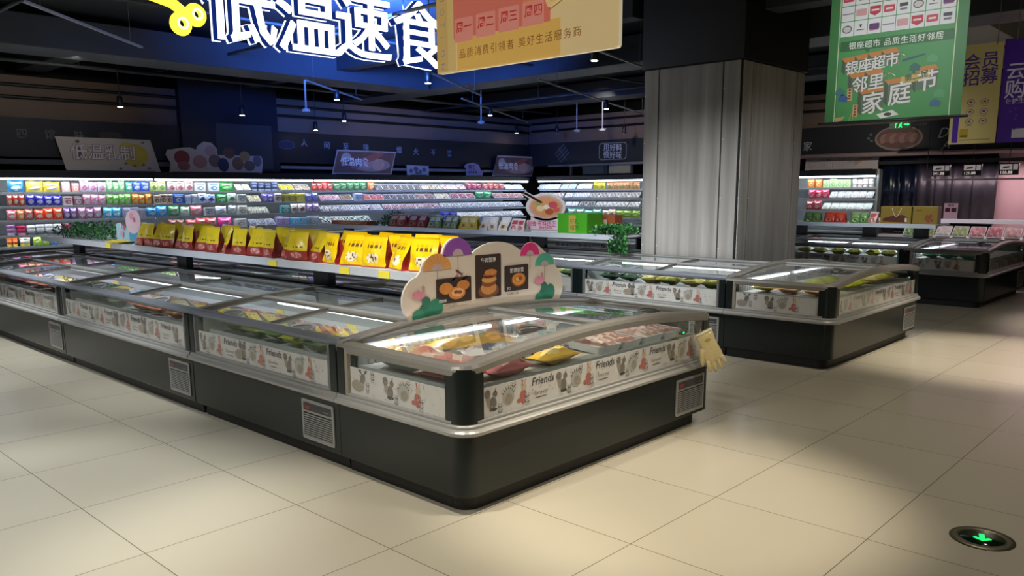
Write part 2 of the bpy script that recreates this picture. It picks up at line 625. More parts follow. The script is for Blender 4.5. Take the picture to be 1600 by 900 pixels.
face_panels([PILX0, PILX0 + .21, PILX1 - .235, PILX1], True, PILY0)
face_panels([PILY0, PILY0 + .24, PILY1 - .22, PILY1], False, PILX1)
face_panels([PILY0, PILY0 + .24, PILY1 - .22, PILY1], False, PILX0 + .02)
struct(MB().box(PILX0 - .02, PILX1 + .02, PILY0 - .02, PILY1 + .02, 3.05, 3.98, mat('141416', .45), .004).build('trim_%d' % k)); k += 1

# ------------------------------------------------------------------ island freezers
def zt(y):
    """Height of the arched top over the island's width (0 .. 2.43)."""
    return 0.768 + 0.085 * (1 - ((y - 1.215) / 1.215) ** 2)

INK = [mat(c, .6, 0, .1) for c in ('3c3a3c', '776c64', '9a8b7c', 'b0645c', 'aca6a0', '6a6462', 'bfa890')]
def print_panel(mb, O, U, V, L, H, seed, off=0.0):
    """White panel printed with small watercolour animals, sprigs and hand lettering."""
    rnd = random.Random(seed)
    O, U, V = Vector(O), Vector(U), Vector(V)
    N = U.cross(V)
    mb.plate(rect(0, L, 0, H), O, U, V, .004, PRINT)
    lay = [0]
    def d(poly, c, k=None):
        lay[0] += 1
        poly = [(min(max(a, .004), L - .004), min(max(b, .003), H - .003)) for a, b in poly]
        mb.plate(poly, O + N * (.0005 + .00002 * lay[0]), U, V, 0, INK[c] if k is None else k)
    s = H / .138
    def squirrel(x, y, c=1):
        d(ell(x - .022 * s, y + .05 * s, .016 * s, .042 * s, 14, rot=.35), 2)
        d(ell(x - .03 * s, y + .085 * s, .02 * s, .02 * s), 1)
        d(ell(x + .006 * s, y + .035 * s, .022 * s, .033 * s, 14), c)
        d(ell(x + .018 * s, y + .078 * s, .016 * s, .015 * s, 12), c)
        d([(x + .016 * s, y + .088 * s), (x + .021 * s, y + .108 * s), (x + .026 * s, y + .088 * s)], 0)
        d(ell(x + .006 * s, y + .008 * s, .026 * s, .008 * s, 12), 0)
    def hedgehog(x, y):
        d(ell(x, y + .04 * s, .04 * s, .042 * s, 16), 4)
        d(ell(x + .004 * s, y + .03 * s, .024 * s, .026 * s, 14), 2)
        for q in range(7):
            a = .5 + q * .36
            d([(x + .036 * s * math.cos(a - .12), y + .04 * s + .038 * s * math.sin(a - .12)), (x + .056 * s * math.cos(a), y + .04 * s + .058 * s * math.sin(a)), (x + .036 * s * math.cos(a + .12), y + .04 * s + .038 * s * math.sin(a + .12))], 5)
    def rabbit(x, y):
        d(ell(x, y + .035 * s, .024 * s, .036 * s, 14), 3)
        d(ell(x + .004 * s, y + .08 * s, .018 * s, .017 * s, 12), 6)
        d(ell(x - .006 * s, y + .108 * s, .005 * s, .022 * s, 10, rot=.15), 3)
        d(ell(x + .012 * s, y + .108 * s, .005 * s, .022 * s, 10, rot=-.15), 6)
        d(ell(x - .03 * s, y + .02 * s, .014 * s, .012 * s, 10), 3)
    def deer(x, y):
        d(ell(x, y + .03 * s, .05 * s, .03 * s, 16), 2)
        d(ell(x + .042 * s, y + .07 * s, .02 * s, .028 * s, 12, rot=-.4), 1)
        for sg in (-1, 1):
            for q in range(3):
                bx, by = x + (.044 + sg * .012) * s, y + (.092 + q * .012) * s
                d([(bx, by), (bx + sg * .024 * s, by + .018 * s), (bx + sg * .02 * s, by + .022 * s), (bx - sg * .002 * s, by + .006 * s)], 0)
    def fern(x, y):
        for q in range(5):
            for sg in (-1, 1):
                d(ell(x + sg * .008 * s, y + q * .012 * s, .009 * s, .0035 * s, 8, rot=sg * .6), 5 if q % 2 else 4)
    def lettering(x, y):
        h = .042 * s
        mb.text('Friends', O + U * x + V * y + N * .0022, U, (V + U * .2), h * 1.3, .0004, INK[0], bold=.008)
        mb.text('forever', O + U * (x + .02 * s) + V * (y - .048 * s) + N * .0022, U, (V + U * .12), h * .8, .0004, INK[2])
        d(ell(x + .07 * s, y - .062 * s, .045 * s, .003 * s, 10), 5)
    step = .49 * s
    x = off
    while x < L:
        for fn, dx, yy in ((squirrel, .05, .022), (hedgehog, .155, .03), (rabbit, .255, .018), (lettering, .31, .092), (fern, .19, .105), (fern, .28, .012), (fern, .10, .0)):
            px = x + dx * s
            wid = .16 * s if fn is lettering else .045 * s
            if .01 < px - .03 * s and px + wid < L - .01:
                fn(px, yy * s)
        if off > .1 and x == off:
            deer(.07, .02 * s)
            fern(.16, .03); fern(.21, .10)
        x += step
        if rnd.random() < .3 and x + .1 < L:
            deer(x, .02 * s)
    for q in range(int(L * 60)):
        px, py = rnd.uniform(.02, L - .02), rnd.uniform(.01, H - .012)
        d(ell(px, py, rnd.uniform(.003, .009), rnd.uniform(.002, .005), 7, rot=rnd.uniform(0, 3)), rnd.choice((4, 6, 2, 4)))

BUMP = [(-.004, .430), (.030, .430), (.040, .437), (.041, .452), (.033, .460), (.018, .466), (.018, .480), (.010, .486), (-.004, .488)]
RAILP = [(-.055, -.004), (.010, -.020), (.020, -.008), (.022, .008), (.012, .026), (-.006, .036), (-.030, .034), (-.055, .022)]

def grille(parent, O, U, V, W, H, name='vent_grille'):
    O, U, V = Vector(O), Vector(U), Vector(V)
    N = U.cross(V)
    q = MB()
    q.plate(rrect(0, W, 0, H, .012), O, U, V, .006, GREYPL)
    q.plate(rrect(0, W, 0, H, .012), O + N * .006, U, V, .006, mat('9b9a96', .4, .4))
    q.plate(rect(.018, W - .018, .018, H * .68), O + N * .0065, U, V, 0, BLACK)
    n = 11
    for i in range(n):
        y = .024 + (H * .68 - .036) * i / (n - 1)
        q.plate(rect(.018, W - .018, y - .0035, y + .0035), O + N * .009, U, V, .002, mat('8d8d8b', .45, .3))
    ob = q.build(name, parent)
    q = MB()
    q.plate(rrect(.022, W - .022, H * .73, H - .02, .006), O + N * .008, U, V, .002, mat('39393b', .4))
    q.plate(rect(.04, .04 + .05, H * .77, H - .035), O + N * .009, U, V, .001, mat('8a3038', .4))
    q.plate(rect(W - .10, W - .05, H * .79, H - .05), O + N * .009, U, V, .001, mat('6f8a86', .4))
    q.build('control_panel', ob)
    return ob

def lid(parent, x0, x1, y0, y1, dz, handle=None, handle_dir='x'):
    """Curved glass lid following the arch, in a thin grey frame."""
    q = MB()
    n = 10
    vs = []
    for i in range(n + 1):
        y = y0 + (y1 - y0) * i / n
        for x in (x0, x1):
            vs.append((x, y, zt(y) + dz))
    fs = [(2 * i, 2 * i + 1, 2 * i + 3, 2 * i + 2) for i in range(n)]
    q.add(vs, fs, LIDGLASS, True)
    fw = .022
    for xa, xb in ((x0, x0 + fw), (x1 - fw, x1)):
        rows = []
        for i in range(n + 1):
            y = y0 + (y1 - y0) * i / n
            z = zt(y) + dz
            rows += [(xa, y, z - .008), (xb, y, z - .008), (xb, y, z + .008), (xa, y, z + .008)]
        f2 = []
        for i in range(n):
            for k2 in range(4):
                a, b2 = i * 4 + k2, i * 4 + (k2 + 1) % 4
                f2.append((a, b2, b2 + 4, a + 4))
        f2 += [(3, 2, 1, 0), (4 * n, 4 * n + 1, 4 * n + 2, 4 * n + 3)]
        q.add(rows, f2, GREYPL)
    for ya, yb in ((y0, y0 + fw), (y1 - fw, y1)):
        za, zb = zt(ya) + dz, zt(yb) + dz
        q.add([(x0, ya, za - .008), (x1, ya, za - .008), (x1, yb, zb - .008), (x0, yb, zb - .008),
               (x0, ya, za + .008), (x1, ya, za + .008), (x1, yb, zb + .008), (x0, yb, zb + .008)],
              [(3, 2, 1, 0), (4, 5, 6, 7), (0, 1, 5, 4), (1, 2, 6, 5), (2, 3, 7, 6), (3, 0, 4, 7)], GREYPL)
    ob = q.build('sliding_lid', parent)
    if handle:
        hx, hy = handle
        z = zt(hy) + dz + .006
        q = MB()
        # half-moon grip: a raised arch with a recessed dish
        if handle_dir == 'y':
            arc = [(hx - .075 * math.sin(a), hy - .11 * math.cos(a), z + .018 * math.sin(a)) for a in [PI * i / 12 for i in range(13)]]
            dish = ell(0, 0, .11, .07, 16, 0, PI)
            q.plate(dish, (hx, hy, z), Y, -X + Z * 0.0, .012, mat('3f3e3c', .4))
        else:
            arc = [(hx - .11 * math.cos(a), hy + .075 * math.sin(a), z + .018 * math.sin(a)) for a in [PI * i / 12 for i in range(13)]]
            dish = ell(0, 0, .11, .07, 16, 0, PI)
            q.plate(dish, (hx, hy, z), X, (Y + Z * .1).normalized(), .012, mat('77797a', .4))
        q.tube(arc, .010, mat('6a6864' if handle_dir == 'y' else '9da0a2', .4), 8)
        q.build('lid_handle', ob)
    return ob

def arch_bar(x0, x1, y0, y1, h0, h1, mt, n=18):
    q = MB()
    rows = []
    for i in range(n + 1):
        y = y0 + (y1 - y0) * i / n
        z = zt(y)
        rows += [(x0, y, z + h0), (x1, y, z + h0), (x1, y, z + h1), (x0, y, z + h1)]
    fs = []
    for i in range(n):
        for k2 in range(4):
            a, b2 = i * 4 + k2, i * 4 + (k2 + 1) % 4
            fs.append((a, b2, b2 + 4, a + 4))
    fs += [(3, 2, 1, 0), (4 * n, 4 * n + 1, 4 * n + 2, 4 * n + 3)]
    q.add(rows, fs, mt)
    return q

D = 1.17
def row_freezer(L, seed, label, loc, group='long island freezers', off=0.02):
    """Straight freezer of one island row: glass front at y = 0, its back against the island's middle."""
    t = thing('island_freezer', label, 'freezer', loc, 0, group)
    MB().box(.02, L - .02, .07, D - .02, 0, .105, BLACK).build('kickplate', t)
    MB().box(.004, L - .004, 0, D - .01, .10, .50, BODY, .006).build('cabinet_body', t)
    MB().sweep([(.006, 0, 0), (L - .006, 0, 0)], BUMP, ALU).build('bumper_rail', t)
    q = MB()
    print_panel(q, (.095, .014, .497), X, Z, L - .19, .160, seed, off)
    q.build('printed_panel', t)
    q = MB()
    q.plate(rect(.085, L - .085, .495, .768), (0, 0, 0), X, Z, .005, GLASS)
    q.build('front_glass', t)
    q = MB()
    q.box(.07, .098, -.008, .02, .487, .765, ALUDARK, .003).box(L - .098, L - .07, -.008, .02, .487, .765, ALUDARK, .003)
    q.box(.07, L - .07, -.008, .02, .487, .502, ALU, .003)
    q.build('glass_frame', t)
    for xa in (.004, L - .074):
        MB().box(xa, xa + .07, -.010, .09, .487, .768, DARKPOST, .006).build('upright_post', t)
    MB().sweep([(.0, .028, .776), (L, .028, .776)], RAILP, mat('7c8088', .33, .25, .05)).build('top_rail', t)
    for xa in (0.0, L - .032):
        arch_bar(xa, xa + .032, .02, D, -.012, .026, mat('83817c', .4, .3)).build('arch_bar', t)
    MB().box(.03, L - .03, .575, .635, zt(.6) - .01, zt(.6) + .018, mat('a4a6a6', .35, .35), .004).build('lid_track', t)
    MB().box(.03, L - .03, 1.06, 1.10, zt(1.08) - .015, zt(1.08) + .02, mat('9a9c9c', .35, .35), .004).build('lid_track', t)
    MB().box(.03, L - .03, 1.10, D, .50, .868, BLACK, .004).build('rear_beam', t)
    # liner: four walls and a deck
    q = MB()
    q.box(.10, L - .10, .10, .11, .50, .655, LINER).box(.10, L - .10, 1.05, 1.06, .50, .835, LINER)
    q.box(.09, .10, .06, 1.06, .50, .765, LINER).box(L - .10, L - .09, .06, 1.06, .50, .765, LINER)
    q.box(.10, L - .10, .11, 1.05, .50, .52, LINER)
    q.build('liner', t)
    MB().box(.10, L - .10, .112, 1.05, .61, .630, mat('989f9b', .5, 0, .1, 30)).build('basket_deck', t)
    h = L / 2
    lid(t, .035, h + .01, .06, .585, .004, (L * .25 - .08, .13))
    lid(t, h - .01, L - .035, .06, .585, -.006, (L * .75 - .12, .13))
    lid(t, .035, h + .01, .63, 1.07, .004)
    lid(t, h - .01, L - .035, .63, 1.07, -.006)
    q = MB()
    q.tube([(.16, .645, zt(.645) - .035), (L - .16, .645, zt(.645) - .035)], .010, LEDTUBE, 8)
    q.build('light_tube', t)
    grille(t, (L - .40, -.001, .135), X, Z, .34, .255)
    return t

EL, EW = 1.065, 2.43
def corner_path(r, inset=0.0, z=None, n=8):
    """U-shaped path round the rounded end: along the front, the end and the back."""
    i = inset
    pts = [(0.0, i)]
    pts += [(EL - i - r + r * math.sin(a), i + r - r * math.cos(a)) for a in [PI / 2 * k2 / n for k2 in range(n + 1)]]
    m2 = 14
    y0, y1 = i + r, EW - i - r
    pts += [(EL - i, y0 + (y1 - y0) * k2 / m2) for k2 in range(1, m2)]
    pts += [(EL - i - r + r * math.cos(a), EW - i - r + r * math.sin(a)) for a in [PI / 2 * k2 / n for k2 in range(n + 1)]]
    pts += [(0.0, EW - i)]
    return pts

def end_freezer(seed, label, loc, rotz=0.0, group='rounded end freezers', simple=False):
    """End cabinet across both rows of an island, rounded at its two outer corners, under one arched lid frame."""
    t = thing('end_freezer', label, 'freezer', loc, rotz, group)
    R = .09
    MB().prism(corner_path(R, .065), 0, .105, BLACK).build('kickplate', t)
    MB().prism(corner_path(R), .10, .50, BODY).build('cabinet_body', t)
    MB().sweep([(x, y, 0) for x, y in corner_path(R)], BUMP, ALU).build('bumper_rail', t)
    q = MB(); print_panel(q, (.10, .014, .497), X, Z, EL - .10 - R - .045, .160, seed, .30); q.build('printed_panel', t)
    q = MB(); print_panel(q, (EL - .014, R + .045, .497), Y, Z, EW - 2 * R - .09, .160, seed + 1, .02); q.build('printed_panel', t)
    MB().box(.09, EL - R, -.003, .003, .495, .768, GLASS).build('front_glass', t)
    # end glass under the arch
    poly = [(0, .495)] + [(EW - 2 * R, .495)] + [(y - R, zt(y)) for y in [EW - R - (EW - 2 * R) * i / 16 for i in range(17)]]
    MB().plate(poly, (EL - .002, R, 0), Y, Z, .005, GLASS).build('end_glass', t)
    MB().box(.09, EL - R, EW - .003, EW + .003, .495, .768, GLASS).build('back_glass', t)
    q = MB()
    q.box(.075, .102, -.008, .02, .487, .765, mat('9a9284', .4, .3), .003)
    q.box(.075, EL - R, -.008, .02, .487, .502, ALU, .003)
    q.box(EL - .02, EL + .008, R, EW - R, .487, .502, ALU, .003)
    q.build('glass_frame', t)
    # rounded corner posts
    for sgn in (0, 1):
        n = 8
        cx = EL - R
        cy = R if sgn == 0 else EW - R
        a0 = -PI / 2 if sgn == 0 else 0
        outer = [(cx + (R + .004) * math.cos(a0 + PI / 2 * i / n), cy + (R + .004) * math.sin(a0 + PI / 2 * i / n)) for i in range(n + 1)]
        inner = [(cx + (R - .02) * math.cos(a0 + PI / 2 * i / n), cy + (R - .02) * math.sin(a0 + PI / 2 * i / n)) for i in range(n + 1)][::-1]
        if sgn == 0:
            outer = [(cx - .045, -.004)] + outer + [(EL + .004, cy + .045)]
            inner = [(EL - .02, cy + .045)] + inner + [(cx - .045, .02)]
        else:
            outer = [(EL + .004, cy - .045)] + outer + [(cx - .045, EW + .004)]
            inner = [(cx - .045, EW - .02)] + inner + [(EL - .02, cy - .045)]
        MB().prism(outer + inner, .487, .772, DARKPOST, False).build('corner_post', t)
    for y in (-.010, EW - .08):
        MB().box(.004, .08, y, y + .09, .487, .768, DARKPOST, .006).build('upright_post', t)
    # arched top frame running round the open end
    path = [(x, y, zt(y) if True else 0) for x, y in corner_path(R, .015)]
    MB().sweep(path, [(-.05, .0), (.008, -.040), (.020, -.034), (.024, -.004), (.016, .014), (-.004, .026), (-.05, .022)], mat('87847e', .36, .3, .05), False).build('top_frame', t)
    b2 = arch_bar(0, .06, .0, EW, -.02, .03, mat('8d8a84', .38, .3), 24)
    b2.build('arch_bar', t)
    MB().box(.03, EL - .04, 1.185, 1.245, zt(1.2) - .012, zt(1.2) + .016, mat('a4a6a6', .35, .35), .004).build('lid_track', t)
    q = MB()
    q.box(.10, EL - .09, .075, .085, .50, .655, LINER).box(.10, EL - .09, EW - .085, EW - .075, .50, .655, LINER)
    q.box(.09, .10, .075, EW - .075, .50, .775, mat('99a09c', .4)).box(EL - .085, EL - .075, .075, EW - .075, .50, .655, LINER)
    q.box(.10, EL - .085, .085, EW - .085, .50, .52, LINER)
    q.build('liner', t)
    MB().box(.10, EL - .087, .087, EW - .087, .62, .650, mat('a5a49b', .5, 0, .1, 30)).build('basket_deck', t)
    lid(t, .05, EL - .06, .05, 1.20, -.004, (EL - .25, .80), 'y')
    lid(t, .05, EL - .06, 1.23, EW - .05, -.004, (EL - .25, 2.02), 'y')
    # cold-air fin strip and light tubes on the inner wall
    q = MB()
    for i in range(44):
        y = .16 + (EW - .32) * i / 43
        q.box(.10, .112, y - .014, y + .014, .655, .735, mat('b9bdbb', .35, .5))
    q.build('air_grille', t)
    for y0, y1 in ((.14, 1.14), (1.29, 2.29)):
        MB().tube([(.125, y0, .755), (.125, y1, .755)], .011, LEDTUBE, 8).build('light_tube', t)
    grille(t, (EL + .001, EW - .47, .125), Y, Z, .36, .255)
    q = MB()
    q.plate(ell(0, 0, .055, .014, 18), (EL + .004, EW - .40, .70), Y, Z, .004, mat('4c4a44', .4))
    q.plate(ell(0, 0, .013, .007, 10), (EL + .0055, EW - .40, .70), Y, Z, .001, emit_mat('35d070', 2.0))
    q.build('thermometer', t)
    return t

ISL = (1.27, 5.84, 11.08)
XE = 1.355
LA, LB, LC = 1.865, 2.72, 2.80
XA, XB, XC = XE - LA, XE - LA - LB, XE - LA - LB - LC

e1 = end_freezer(11, 'rounded end freezer with the yellow glove hanging on its side, by the cloud sign', (XE, ISL[0], 0))
a1 = row_freezer(LA, 21, 'short dark freezer directly beside the rounded end freezer with the glove', (XA, ISL[0], 0))
a2 = row_freezer(LB, 22, 'long dark freezer second along from the glove end, brown packets under its lid', (XB, ISL[0], 0))
a3 = row_freezer(LC, 23, 'long dark freezer at the far end of the first island, red packets under glass', (XC, ISL[0], 0), off=.1)
RZ = PI
b1 = dup(a1, (XE, ISL[0] + EW, 0), 'short freezer behind the cloud sign, back row of the first island', RZ)
b2_ = dup(a2, (XA, ISL[0] + EW, 0), 'middle back-row freezer of the first island, under the yellow bags', RZ)
b3 = dup(a3, (XB, ISL[0] + EW, 0), 'back-row freezer of the first island under the blue standee', RZ)
eL = dup(e1, (XC, ISL[0] + EW, 0), 'end freezer closing the first island on the wall refrigerator side', RZ)
e2 = dup(e1, (XE, ISL[1], 0), 'rounded end freezer beside the wood-clad pillar, yellow-green packets under its lid')
u1 = dup(a1, (XA, ISL[1], 0), 'short freezer in front of the wood-clad pillar, yellow packets behind its glass')
u2 = dup(a2, (XB, ISL[1], 0), 'long second-island freezer under the shelf with the green gift box')
u3 = dup(a3, (XC, ISL[1], 0), 'long freezer at the far end of the second island behind the yellow bags')
v2 = dup(a2, (XA, ISL[1] + EW, 0), 'back-row freezer of the second island beyond the green gift box', RZ)
v3 = dup(a3, (XB, ISL[1] + EW, 0), 'back-row freezer at the far end of the second island', RZ)
e3 = dup(e1, (XE, ISL[2], 0), 'rounded end freezer of the third island, under the meat counter price lamps')
w1 = dup(a1, (XA, ISL[2], 0), 'short third-island freezer below the two gold gift boxes')
w2 = dup(a2, (XB, ISL[2], 0), 'long third-island freezer seen behind the draped greenery')
w3 = dup(a3, (XC, ISL[2], 0), 'far freezer of the third island by the corner of the shop')
x1_ = dup(a1, (XE, ISL[2] + EW, 0), 'back-row freezer of the third island facing the back wall refrigerator', RZ)

# ------------------------------------------------------------------ packaging
CACHE = {}
def pillow_mesh(w, h, t, cols, seed, upright=False):
    """Sealed bag: bulging both sides, crimped ends, crumpled; printed panel in the middle."""
    key = ('pillow', w, h, t, tuple(cols), seed, upright)
    if key in CACHE:
        return CACHE[key]
    rnd = random.Random(seed)
    nx, ny = 12, 14
    ph = [rnd.uniform(0, 6) for _ in range(6)]
    q = MB()
    mains = [mat(c, .28, 0, .1, 20, 0, .25) for c in cols]
    vs, idx = [], {}
    for side in (0, 1):
        for j in range(ny + 1):
            for i in range(nx + 1):
                u, v = 2 * i / nx - 1, 2 * j / ny - 1
                b = max(0, 1 - abs(u) ** 2.6) * max(0, 1 - (abs(v) / .9) ** 3 if abs(v) < .9 else 0)
                wr = .10 * math.sin(5 * u + ph[0] + 3 * v) + .09 * math.sin(9 * v + ph[1] - 4 * u) + .06 * math.sin(14 * u + ph[2])
                z = t * .5 * b * (1 + wr * 1.5) + .0008
                xx = u * w / 2 * (1 - .05 * b) * (1 + .02 * math.sin(7 * v + ph[3]))
                yy = v * h / 2 + .006 * math.sin(4 * u + ph[4]) * abs(v)
                idx[side, i, j] = len(vs)
                zz = z if side == 0 else -z
                vs.append((xx, -zz, yy + h / 2) if upright else (xx, yy, zz))
    if upright:
        lo = min(p[2] for p in vs)
        vs = [(p[0], p[1], p[2] - lo) for p in vs]
    else:
        lo, hi = min(p[2] for p in vs), max(p[2] for p in vs)
        vs = [(p[0], p[1], (p[2] - lo) * t / (hi - lo)) for p in vs]
    for side in (0, 1):
        by = {}
        for j in range(ny):
            for i in range(nx):
                u, v = (i + .5) / nx * 2 - 1, (j + .5) / ny * 2 - 1
                k = 0
                if side == 0:
                    if (u / .62) ** 2 + ((v + .25) / .42) ** 2 < 1: k = 1
                    elif v > .45 and v < .72 and abs(u) < .7: k = 2 if len(mains) > 2 else 1
                f = (idx[side, i, j], idx[side, i + 1, j], idx[side, i + 1, j + 1], idx[side, i, j + 1])
                by.setdefault(k, []).append(f if (side == 0) else f[::-1])
        for k, fs in by.items():
            o = len(q.v)
            if not q.v:
                q.v += vs; o = 0
            s = q.slot(mains[min(k, len(mains) - 1)])
            for f in fs:
                q.f.append(f); q.mi.append(s); q.sm.append(True)
    # rim between the two sheets
    s = q.slot(mains[0])
    ring = [(i, 0) for i in range(nx)] + [(nx, j) for j in range(ny)] + [(i, ny) for i in range(nx, 0, -1)] + [(0, j) for j in range(ny, 0, -1)]
    for a, b in zip(ring, ring[1:] + ring[:1]):
        q.f.append((idx[0, a[0], a[1]], idx[1, a[0], a[1]], idx[1, b[0], b[1]], idx[0, b[0], b[1]])); q.mi.append(s); q.sm.append(True)
    me = q.build('bag_mesh')
    CACHE[key] = me.data
    bpy.data.objects.remove(me)
    return CACHE[key]

def standup_mesh(w, h, d, style, seed):
    """Gusseted stand-up pouch: printed front and back, red folded sides, flat top seal."""
    key = ('standup', w, h, d, style, seed)
    if key in CACHE:
        return CACHE[key]
    rnd = random.Random(seed)
    P_ = {'y': mat('f4d016', .25, 0, .06, 20, 0, .3), 'Y': mat('e3b80c', .25, 0, .06, 20, 0, .3), 'r': mat('a8302a', .3, 0, .1, 20, 0, .3), 'o': mat('c8502c', .3, 0, .1, 20, 0, .3),
          'w': mat('f0e6cc', .4, 0, .08), 'b': mat('6a4a20', .4, 0, .1), 'd': mat('8f1d1a', .3, 0, .1), 'g': mat('3c5c28', .4, 0, .1)}
    if style == 'redfoot':
        P_.update(r=mat('963832', .3, 0, .15, 30, 0, .3), o=mat('b4605a', .35, 0, .15, 30), w=mat('c8a09a', .4, 0, .1), Y=mat('c8b02c', .3, 0, .1, 20, 0, .3), y=mat('d2bc28', .3, 0, .1, 20, 0, .3), d=mat('6a201e', .3, 0, .1))
    P2 = STYLES.get(style)
    if P2:
        P_ = {k2: mat(c, .3, 0, .08, 20, 0, .2) for k2, c in P2.items()}
    nx, nz = 16, 20
    lean = rnd.uniform(-.03, .05)
    skew = rnd.uniform(-.05, .05)
    ph = [rnd.uniform(0, 6) for _ in range(4)]
    def pick(u, s):
        e1_ = (u / .55) ** 2 + ((s - .30) / .17) ** 2
        if style == 'bowl':
            if s > .93: return 'Y'
            if .60 < s < .78 and abs(u) < .6 and (int((u + 1) * 9) % 3): return 'b' if s < .68 else 'Y'
            if e1_ < .35: return 'b' if rnd.random() < .35 else 'w'
            if e1_ < 1: return 'w' if rnd.random() < .75 else 'Y'
            return 'y' if s > .06 else 'o'
        if style == 'redfoot':
            if s > .93: return 'Y'
            if s < .34:
                if (u / .5) ** 2 + ((s - .2) / .12) ** 2 < 1: return 'w' if rnd.random() < .4 else 'o'
                return 'r' if s > .05 else 'd'
            if .62 < s < .76 and abs(u) < .55 and (int((u + 1) * 9) % 3): return 'Y'
            if .45 < s < .52 and abs(u) < .6: return 'b' if int((u + 1) * 11) % 2 else 'y'
            return 'y'
        # plain shelf pouches: band, window and picture
        if s > .9: return 'Y'
        if e1_ < .9: return 'w' if (u * 1.2) ** 2 + ((s - .3) * 3) ** 2 > .12 else 'b'
        if .55 < s < .85 and abs(u) < .62: return 'o' if (abs(u) > .06 and abs(s - .7) > .02) else 'y'
        return 'y'
    q = MB()
    vs, idx = [], {}
    for side in (0, 1):
        for j in range(nz + 1):
            s = j / nz
            dep = d * .5 * (1 - min(1, s / .93) ** 1.3) + .0015
            for i in range(nx + 1):
                u = 2 * i / nx - 1
                bul = .5 * d * .35 * (1 - u * u) * math.sin(min(1, s / .93) * PI) * 1.0
                wr = .006 * math.sin(6 * u + ph[0] + 5 * s) + .005 * math.sin(12 * s + ph[1] + 3 * u)
                y = dep + bul + wr * (1 - s) * (1 if 0.05 < s else 0)
                x = u * w / 2 * (1 + .03 * math.sin(3 * s + ph[2])) + skew * s * s * w
                yy = -y if side == 0 else y
                idx[side, i, j] = len(vs)
                vs.append((x, yy + lean * s, s * h))
    q.v = vs
    for side in (0, 1):
        for j in range(nz):
            for i in range(nx):
                u, s = (i + .5) / nx * 2 - 1, (j + .5) / nz
                f = (idx[side, i, j], idx[side, i + 1, j], idx[side, i + 1, j + 1], idx[side, i, j + 1])
                q.f.append(f if side == 0 else f[::-1]); q.mi.append(q.slot(P_[pick(u, s)])); q.sm.append(True)
    # side gussets, folded inwards
    for i0, sg in ((0, -1), (nx, 1)):
        for j in range(nz):
            a, b = vs[idx[0, i0, j]], vs[idx[1, i0, j]]
            c, e = vs[idx[0, i0, j + 1]], vs[idx[1, i0, j + 1]]
            def mid(p, r, s):
                fold = .022 * min(1, s * 3)
                return ((p[0] + r[0]) / 2 - sg * fold, (p[1] + r[1]) / 2, (p[2] + r[2]) / 2)
            o = len(q.v)
            q.v += [a, mid(a, b, j / nz), b, c, mid(c, e, (j + 1) / nz), e]
            q.f += [(o, o + 1, o + 4, o + 3), (o + 1, o + 2, o + 5, o + 4)]
            mm = q.slot(P_['r' if j < nz * .75 else 'o'])
            q.mi += [mm, mm]; q.sm += [False, False]
    q.f.append(tuple([idx[0, i, 0] for i in range(nx + 1)][::-1] + [idx[1, i, 0] for i in range(nx + 1)])); q.mi.append(q.slot(P_['r'])); q.sm.append(False)
    o = q.build('pouch_mesh')
    CACHE[key] = o.data
    bpy.data.objects.remove(o)
    return CACHE[key]

STYLES = {
    'rednoodle': dict(y='a23a30', Y='c9b4a8', r='7d2a24', o='e6d8cc', w='d98a5c', b='8a3a24', d='702020', g='333333'),
    'greennoodle': dict(y='7d9a6a', Y='b4c4a0', r='56704a', o='dfe6d4', w='c8cc94', b='7a7040', d='44603a', g='333333'),
    'yellownoodle': dict(y='e6c848', Y='ecd88a', r='c09a28', o='f0e4b0', w='e2c478', b='a87a30', d='a08020', g='333333'),
    'whitenoodle': dict(y='e4e2dc', Y='f2f0ec', r='c8c6c0', o='f4f0e4', w='e0b878', b='7a4a30', d='aaa8a0', g='333333'),
    'redlabel': dict(y='d8d4d0', Y='eceae6', r='b8b0ac', o='c8404c', w='c04450', b='e8a0a0', d='aaa8a0', g='333333'),
    'crimsonpack': dict(y='c43a2c', Y='d86a58', r='8a2a20', o='d8543c', w='e08a70', b='8a2c20', d='702018', g='333333'),
    'leafpack': dict(y='5e8a4c', Y='a4b890', r='3e6434', o='88a868', w='a4bc70', b='3c5c2c', d='304c28', g='333333'),
    'berrypack': dict(y='c8a89c', Y='e0d0c8', r='9a6a60', o='c85c58', w='b04848', b='e8d8d0', d='805048', g='333333'),
}

def carton_mesh(w, h, d, c1, c2, seed):
    key = ('carton', w, h, d, c1, c2, seed)
    if key in CACHE:
        return CACHE[key]
    q = MB()
    m1, m2 = mat(c1, .35, 0, .06, 25), mat(c2, .35, 0, .06, 25)
    q.box(-w / 2, w / 2, -d / 2, d / 2, 0, h, m1, .006)
    O = Vector((-w / 2, -d / 2 - .0008, 0))
    q.plate(ell(w / 2, h * .4, w * .32, h * .24, 14), O, X, Z, 0, m2)
    q.plate(rect(w * .12, w * .88, h * .72, h * .86), O, X, Z, 0, m2)
    q.plate(ell(w * .56, h * .38, w * .14, h * .12, 10), O + Vector((0, -.0006, 0)), X, Z, 0, m1)
    o = q.build('carton_mesh'); CACHE[key] = o.data; bpy.data.objects.remove(o)
    return CACHE[key]

